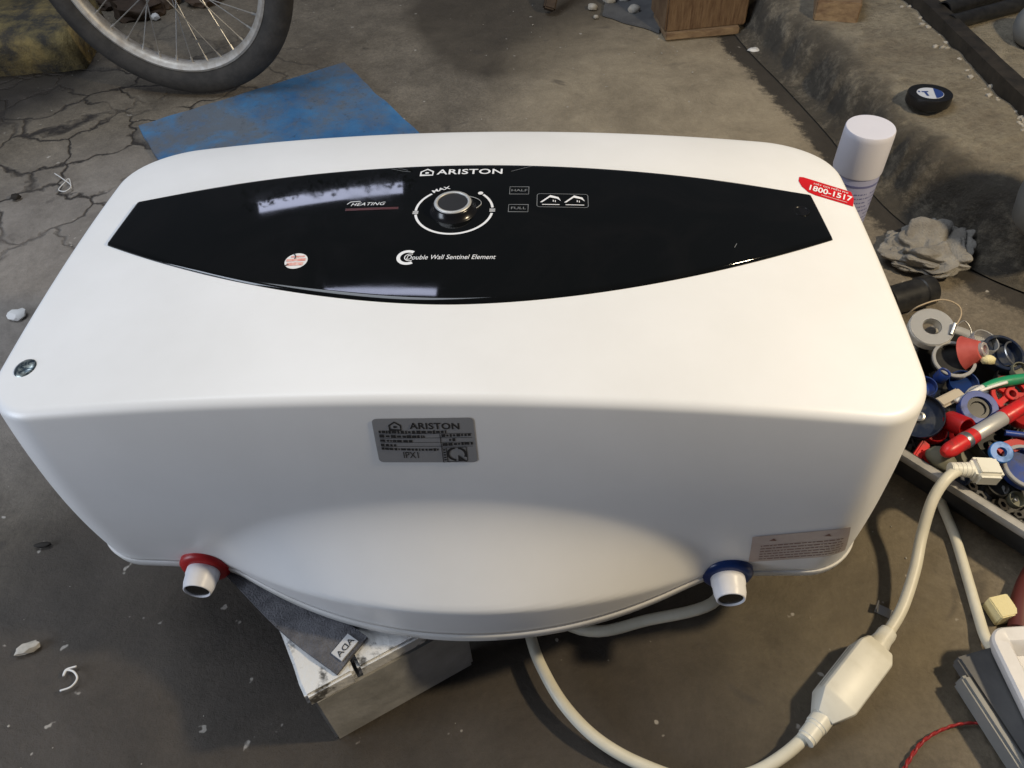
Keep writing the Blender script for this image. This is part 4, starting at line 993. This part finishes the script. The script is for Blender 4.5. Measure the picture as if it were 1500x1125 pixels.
lid((1346, 612), .074, .034, .013, (-.35, -.45, 1), 'darkblue', 'steel', 'large navy lid with a metal hub against the heater side')
lid((1352, 572), .070, .018, .013, (-.2, -.2, 1), 'midblue', None, 'blue cap peeping out above the navy lid')
lid((1374, 556), .066, .010, .016, (.3, 0, 1), 'midblue', None, 'tiny blue cap beside the black lid with clear rim')
p = at(1428, 602, .082); mt = tilt(p, (-.05, -.35, 1))
thingparts('blue_ring_cap', p, 'blue ring cap with dark ridged middle below the toothbrush', 'cap', [('ring', xf(ring_geo(.0235, .0150, .014), mt), 'midblue', None), ('core', xf(lathe([(0, 0), (.0152, 0), (.0152, .010), (.010, .010), (.009, .007), (0, .007)], 14), mt), 'blackpl', None)])
p = at(1440, 592, .070); tag(obj('clear_ring', xf(ring_geo(.026, .022, .007), tilt(p, (-.05, -.25, 1))), 'clear', org=p, angle=40), 'clear plastic ring behind the blue ring cap', 'ring')
# red wheel with holes
def holed(r, hole, nh, h, n=48):
    """a thin disc with round holes: rim ring, hub ring and spokes between"""
    gs = [ring_geo(r, r * .78, h), ring_geo(r * .34, hole, h * 1.5)]
    for k in range(nh):
        a = 2 * math.pi * k / nh; gs.append(xf(rbox(r * .52, r * .30, h * .9, .0006, 1), Matrix.Rotation(a, 4, 'Z') @ Matrix.Translation((r * .56, 0, h * .5))))
    return join(*gs)
p = at(1477, 580, .082); tag(obj('red_handwheel', xf(holed(.027, .005, 5, .006), tilt(p, (.12, -.35, 1))), 'red', org=p, angle=40), 'bright red spoked hand wheel at the edge of the toothbrush', 'wheel')
# toothbrush
tb = [at(1378, 590, .088), at(1400, 588, .091), at(1420, 578, .093), at(1440, 568, .095), at(1462, 561, .097), at(1490, 556, .098), at(1530, 550, .098)]
tbt = thing('toothbrush', (tb[2].x, tb[2].y, .08), 'green and white toothbrush lying across the caps in the tray', 'toothbrush')
obj('neck', tube(tb[1:4], lambda t: .0030 + .0016 * t, 12, 6), 'white', tbt, angle=180); obj('handle', tube(tb[3:], lambda t: .0052 + .0022 * math.sin(t * 3), 14, 8), 'green', tbt, angle=180)
p = at(1392, 583, .086); hdx = (tb[1] - tb[2]).normalized()
obj('head', along(rbox(.017, .040, .006, .0028, 3), p, hdx), 'beige', tbt, angle=60)
q0, q1 = at(1435, 573, .1), at(1475, 560, .105)
obj('grip_stripe', tube([q0, (q0 + q1) / 2 + Vector((0, 0, .001)), q1], .0022, 8, 6), 'white', tbt, angle=180)
# red and silver marker
m0, m1 = at(1383, 664, .094), at(1512, 586, .100); md = (m1 - m0).normalized(); mL = (m1 - m0).length
mk = thing('marker_pen', ((m0 + m1) / 2).to_tuple(), 'red capped marker pen with silver barrel lying across the tray', 'marker')
capm = obj('pen_cap', xf(lathe([(0, -.002), (.004, -.002), (.0062, 0), (.0085, .004), (.0098, .010), (.0103, .034), (.0100, .052), (.009, .053)], 28), place(m0, md)), 'red', mk, angle=35)
obj('cap_band', xf(lathe([(.0105, .033), (.0108, .034), (.0108, .040), (.0105, .041)], 28), place(m0, md)), 'steel', capm)
brl = obj('barrel', xf(lathe([(.0085, .052), (.0096, .054), (.0096, .102), (.009, .103)], 28), place(m0, md)), 'silver', mk, angle=35)
obj('end_sleeve', xf(lathe([(.0095, .1025), (.0103, .104), (.0103, mL), (.007, mL + .002), (0, mL + .002)], 28), place(m0, md)), 'red', mk, angle=35)
pr = []
for k in range(3):
    for (z0, z1) in ((.060, .068), (.070, .083), (.086, .097)):
        a0 = -2.1 + k * .35 + 1.2; Vq = []
        for i in range(4): a = a0 + .14 * i / 3; Vq += [Vector((.00975 * math.cos(a), .00975 * math.sin(a), z0)), Vector((.00975 * math.cos(a), .00975 * math.sin(a), z1))]
        pr.append((Vq, [(2 * i, 2 * i + 2, 2 * i + 3, 2 * i + 1) for i in range(3)]))
obj('barrel_print', xf(join(*pr), place(m0, md)), 'print_k', brl, smooth=False)
p = at(1390, 616, .075); tag(obj('red_tube', xf(lathe([(.010, 0), (.013, 0), (.0135, .002), (.0135, .028), (.0125, .030), (.0105, .029), (.0100, .004)], 24), tilt(p, (.35, -.9, .55))), 'redpl', org=p, angle=40), 'dark red open tube between the navy lid and blue ring cap', 'tube')
lid((1446, 654), .070, .029, .016, (.15, -.30, 1), 'blackpl', 'blackpl', 'black ribbed cap under the red capped marker')
p = at(1464, 664, .088); tag(obj('bright_blue_ring', xf(ring_geo(.0135, .006, .007), tilt(p, (-.1, -.4, 1))), 'skyblue', org=p, angle=40), 'small bright blue ring above the cord plug', 'ring')
p = at(1348, 662, .060); tag(obj('red_clip', join(xf(rbox(.034, .012, .008, .002), tilt(p, (.2, -.3, 1), .9)), xf(rbox(.012, .024, .010, .002), tilt(p + td * .012, (.2, -.3, 1), .5))), 'red', org=p, angle=40), 'red plastic clip at the tray rim beside the navy lid', 'clip')
p = at(1376, 676, .062); tag(obj('khaki_plug', xf(lump(.022, .014, .012, 31, .15, 1.5, 3), tilt(p, (.1, -.3, 1), -.6)), 'khaki', org=p, angle=180), 'khaki rubber stopper under the cream cord', 'stopper')
p = at(1486, 652, .080); tag(obj('red_strap', xf(rbox(.070, .016, .004, .0015), tilt(p, (.1, -.35, 1), .35)), 'redpl', org=p, angle=40), 'flat dark red strap right of the black ribbed cap', 'strap')
p = at(1490, 636, .088); tag(obj('blue_stick', tube([at(1472, 634, .088), at(1520, 640, .090)], .004, 10, 3), 'midblue', org=p), 'thin blue stick above the dark red strap', 'stick')
lid((1496, 690), .066, .032, .014, (.05, -.2, 1), 'midblue', None, 'wide blue cap with clear rim beside the cord plug', ringm='clear')
p = at(1488, 520, .080); tag(obj('grey_wire_ring', xf(lathe([(.020 + .0013 * math.cos(t), .0013 * math.sin(t)) for t in [k * math.pi / 3 for k in range(6)]], 32, True), tilt(p, (.5, -.3, 1))), 'steel', org=p), 'thin grey wire ring at the far rim of the tray', 'ring')
lid((1478, 560), .062, .024, .012, (0, -.2, 1), 'blackpl', None, 'black cap under the green toothbrush handle')
lid((1488, 612), .066, .020, .012, (.2, -.2, 1), 'redpl', None, 'dark red cap under the silver end of the marker')
lid((1408, 566), .060, .022, .012, (-.1, -.2, 1), 'bluepl', None, 'dark blue cap under the toothbrush head')
lid((1410, 640), .066, .020, .012, (0, -.3, 1), 'red', None, 'bright red cap under the marker cap')
lid((1456, 716), .048, .016, .010, (.1, -.2, 1), 'blackpl', None, 'small black cap just below the cord plug')
lid((1484, 734), .044, .012, .010, (.1, -.3, 1), 'khaki', 'steel', 'small khaki cap near the tray rim below the plug')
lid((1452, 580), .070, .015, .012, (.2, -.3, 1), 'white', None, 'small white cap between the red hand wheel and blue ring cap')
lid((1366, 636), .058, .017, .012, (-.1, -.3, 1), 'redpl', None, 'dark red cap just inside the rim below the navy lid')
lid((1418, 672), .062, .019, .012, (.1, -.4, 1), 'khaki', None, 'khaki cap between the khaki stopper and black ribbed cap')
lid((1490, 546), .074, .014, .010, (.1, -.3, 1), 'khaki', None, 'khaki cap behind the toothbrush handle')
lid((1400, 700), .050, .016, .010, (.1, -.3, 1), 'darkblue', None, 'navy cap under the collar of the cord plug')
for i, (x, y) in enumerate(((1418, 716), (1430, 730), (1462, 742), (1474, 722), (1440, 744))):
    p = at(x, y, .042); tag(obj('hex_nut', xf(join(nut(.0085, .008), ring_geo(.0105, .005, .0015, 24)), tilt(p, (rnd.uniform(-.4, .4), rnd.uniform(-.5, .1), 1))), 'steel' if i % 2 else 'iron', org=p, angle=30), 'flanged hex nut lying among the bits below the plug', 'nut', 'hex nuts in the tray')
p = at(1470, 538, .074); tag(obj('yellow_grommet', xf(lump(.010, .007, .007, 40, .2, 2, 2), Matrix.Translation(at(1446, 530, .086))), 'sponge', org=at(1446, 530, .086)), 'small yellowed rubber crumb beside the faded red cone cap', 'rubber')

# ------------------------------------------------------------------ right front: cable, white dish, board, wires
gc = [at(1365, 700, .010), at(1382, 745, .0065), at(1400, 790, .0065), at(1418, 850, .0065), at(1434, 905, .0065), at(1444, 935, .012), at(1460, 960, .02)]
tag(obj('grey_cable', tube(gc, .0062, 12, 8), 'cord', org=(gc[2].x, gc[2].y, 0), angle=180), 'dusty cable running from under the tray to the white dish', 'cable')
w0 = at(1446, 926, .060); w1 = at(1512, 1062, .060); wd = (w1 - w0).normalized(); wn_ = Vector((-wd.y, wd.x, 0))
def wdish():
    def rg(ins, z, r): 
        pts = rrect(ins, ins, .26 - ins, .24 - ins, max(r - ins, .002), 6); st = w0 - wd * .004
        return [Vector((st.x + wd.x * a + wn_.x * b, st.y + wd.y * a + wn_.y * b, z)) for a, b in pts]
    return loft([rg(.010, .034, .018), rg(.001, .052, .018), rg(0, .060, .018), rg(.002, .063, .018), rg(.016, .063, .018), rg(.019, .060, .018), rg(.026, .043, .02)], True, True)
tag(obj('white_dish', wdish(), 'whiteboard', org=(w0 + wd * .13 + wn_ * .12) * 1.0, angle=40), 'white plastic dish with raised rim resting on the dark board', 'dish')
e0 = at(1398, 962, .034); e1 = at(1500, 1118, .034); ed = (e1 - e0).normalized(); en = Vector((-ed.y, ed.x, 0))
st = e0
gb = thing('dark_board', (e0 + ed * .15 + en * .12).to_tuple()[:2] + (0,), 'dark grey board standing low on the floor under the white dish', 'board')
def bslab(o0, lu, lv, z0, z1, bev):
    c = o0 + ed * lu / 2 + en * lv / 2; mt = Matrix(((ed.x, en.x, 0, c.x), (ed.y, en.y, 0, c.y), (0, 0, 1, (z0 + z1) / 2), (0, 0, 0, 1)))
    return xf(rbox(lu, lv, z1 - z0, bev), mt)
obj('board', bslab(e0 + en * .004, .36, .30, .012, .032, .003), 'greyboard', gb, angle=30)
obj('edge_strip', bslab(e0 + ed * .02 - en * .006, .36, .010, .008, .034, .003), 'pot', gb, angle=30)
for a in (.03, .30): obj('foot', bslab(e0 + ed * a + en * .03, .03, .22, -.001, .012, .002), 'wooddark', gb, angle=30)
p = at(1465, 898, .008); tag(obj('foam_block', xf(rbox(.024, .026, .022, .0012), Matrix.Translation(at(1466, 893, .011)) @ Matrix.Rotation(.25, 4, 'Z')), 'sponge', org=at(1466, 895, 0), angle=40), 'little yellow foam block on the floor beside the dusty cable', 'foam')
p = at(1498, 905, .0); tag(obj('maroon_tube', tube([at(1492, 922, .012), at(1496, 880, .014), at(1512, 840, .014), at(1540, 800, .014)], .011, 14, 6), 'maroon', org=p), 'dark maroon rubber hose behind the yellow foam block', 'hose')
rw = [at(1318, 1140, .003), at(1332, 1112, .003), at(1352, 1086, .003), at(1380, 1069, .004), at(1412, 1060, .005), at(1450, 1062, .006), at(1470, 1075, .004)]
rwt = thing('red_wire', (rw[2].x, rw[2].y, 0), 'twisted red wire curving on the floor beside the dark board', 'wire')
for s in (0, 1):
    pts = catmull(rw, 8); tw_ = [q + Vector((math.cos(i * .9 + s * math.pi), 0, math.sin(i * .9 + s * math.pi))) * .0014 + Vector((0, 0, .001)) for i, q in enumerate(pts)]
    obj('strand', tube(tw_, .0014, 7, 2), 'redwire', rwt, angle=180)
p = at(1296, 897, 0); mt = Matrix.Translation(p + Vector((0, 0, .0005))) @ Matrix.Rotation(-.5, 4, 'Z')
tag(obj('metal_clip', join(xf(rbox(.022, .012, .0015, .0004, 1), mt @ Matrix.Translation((0, 0, .001))), xf(rbox(.0015, .012, .009, .0004, 1), mt @ Matrix.Translation((.010, 0, .005)) @ Matrix.Rotation(.3, 4, 'Y')), xf(rbox(.0015, .012, .009, .0004, 1), mt @ Matrix.Translation((-.010, 0, .005)) @ Matrix.Rotation(-.3, 4, 'Y'))), 'steel', org=p, angle=30), 'small shiny metal clip on the floor beside the cream cord', 'clip')
p = at(1448, 882, 0); tag(obj('small_screw', xf(lathe([(0, 0), (.003, 0), (.003, .002), (.0013, .0025), (.0011, .014), (0, .017)], 10), place(p + Vector((0, 0, .003)), (.5, -.8, .05))), 'steel', org=p), 'small screw on the floor beside the yellow foam block', 'screw')

# ------------------------------------------------------------------ litter
sc = [at(88, 1012, .0014), at(104, 1006, .0014), at(113, 994, .0014), at(108, 984, .0014), at(98, 982, .0014), at(93, 990, .0014), at(97, 981, .0014), at(112, 976, .0014)]
tag(obj('string_scrap', tube(sc, .0012, 7, 8), 'scrap', org=sc[0], angle=180), 'curled scrap of white string on the dark floor before the heater', 'string')
sc = [at(80, 254, .002), at(92, 262, .004), at(104, 272, .004), at(96, 280, .003), at(86, 278, .002), at(94, 268, .005), at(101, 262, .003), at(105, 276, .002)]
tag(obj('twine_scrap', tube(sc, .0011, 7, 8), 'scrap', org=sc[0], angle=180), 'knotted bit of pale twine on the cracked floor', 'string')
p = at(27, 463, 0); tag(obj('white_shard', xf(lump(.017, .013, .008, 60, .4, 2.2, 2), Matrix.Translation(p)), 'scrap', org=p, angle=30), 'white broken shard on the floor beside the heater corner', 'shard')
p = at(40, 1050, 0); p = at(42, 950, 0); tag(obj('plaster_crumb', xf(lump(.015, .007, .004, 61, .5, 2.5, 2), Matrix.Translation(p) @ Matrix.Rotation(.5, 4, 'Z')), 'stone', org=p, angle=30), 'crumb of pale plaster on the floor near the string scrap', 'plaster')
p = at(63, 799, 0); tag(obj('dark_husk', xf(lump(.011, .0038, .003, 62, .25, 2, 3), Matrix.Translation(p) @ Matrix.Rotation(.15, 4, 'Z')), 'leafdark', org=p, angle=180), 'small dark seed husk on the floor left of the heater', 'husk')
p = at(24, 290, 0); tag(obj('dark_pebble', xf(lump(.010, .008, .006, 63, .25, 2, 3), Matrix.Translation(p)), 'leafdark', org=p, angle=180), 'black pebble on the pale cracked floor by the twine', 'pebble')
p = at(1104, 74, 0); tag(obj('paper_scrap', xf(lump(.014, .010, .004, 64, .4, 2, 2), Matrix.Translation(p)), 'scrap', org=p, angle=30), 'pale paper scrap on the floor at the foot of the step', 'paper')
p = at(1048, 475, 0)
chips = []; rnd = random.Random(21)
for k in range(300):
    x = rnd.uniform(-1.6, 0.75); y = rnd.uniform(-.35, 2.1)
    if k < 60: x = rnd.gauss(.42, .10); y = rnd.gauss(1.42, .05)
    elif k < 90: x, y = rnd.uniform(-.95, -.3), rnd.uniform(-.3, .5)
    if x > .50 + .22 * (1.6 - y) * .5 and y > .4: continue
    r = rnd.choice((.0006, .0007, .0009, .0012, .0019)) * rnd.uniform(.7, 1.25)
    chips.append(xf(lump(r, r * rnd.uniform(.5, 1), r * .5, k, .4, 2, 1), Matrix.Translation((x, y, -.001)) @ Matrix.Rotation(rnd.uniform(0, 6), 4, 'Z')))
tag(obj('floor_grit', join(*chips), 'stone', org=(0, 0, 0), angle=30), 'scattered pale grit and crumbs on the concrete floor', 'grit', kind='stuff')
chips = []
for k in range(60):
    t = rnd.random(); q = b0.lerp(b1, t) - bn * abs(rnd.gauss(.004, .012)) + bd_ * rnd.uniform(-.01, .01); r = rnd.choice((.002, .003, .005, .007))
    q.z = STEP_Z - .002; chips.append(xf(lump(r, r * .8, r * .7, 300 + k, .4, 2, 1), Matrix.Translation(q)))
tag(obj('step_grit', join(*chips), 'stone', org=(bm0.x, bm0.y, STEP_Z), angle=30), 'crumbs of mortar along the black steel bar', 'grit', kind='stuff')

# ------------------------------------------------------------------ the hedge outside, seen only as the ragged edge of the daylight mirrored in the panel
hr = random.Random(9); hv, hf = [], []
ec, es, ew, eu_ = EAVES
if ew.z < 0: ew = -ew
for k in range(520):
    a = hr.uniform(-.60, .60); top = (-.035 if abs(a) < .40 else .01) + .08 * noise.noise(Vector((a * 5, 2, 0))) + .08 * noise.noise(Vector((a * 17, 5, 0)))
    b = top - abs(hr.gauss(0, .10)); q = ec + eu_ * hr.uniform(.06, .30) + es * a + ew * b
    u_ = Vector((hr.gauss(0, 1), hr.gauss(0, 1), hr.gauss(0, 1))).normalized(); v_ = u_.orthogonal().normalized(); l_ = hr.uniform(.014, .030)
    n = len(hv); hv += [q - u_ * l_, q + v_ * l_ * .45, q + u_ * l_, q - v_ * l_ * .45]; hf.append((n, n + 1, n + 2, n + 3))
hg = obj('hedge_leaves', (hv, hf), mat('hedge_leaf', (0.03, 0.05, 0.02), 0.6), org=ec - ew * .2, smooth=False)
tag(hg, 'dark hedge tops outside, mirrored as a ragged edge in the black control panel', 'hedge', kind='stuff')
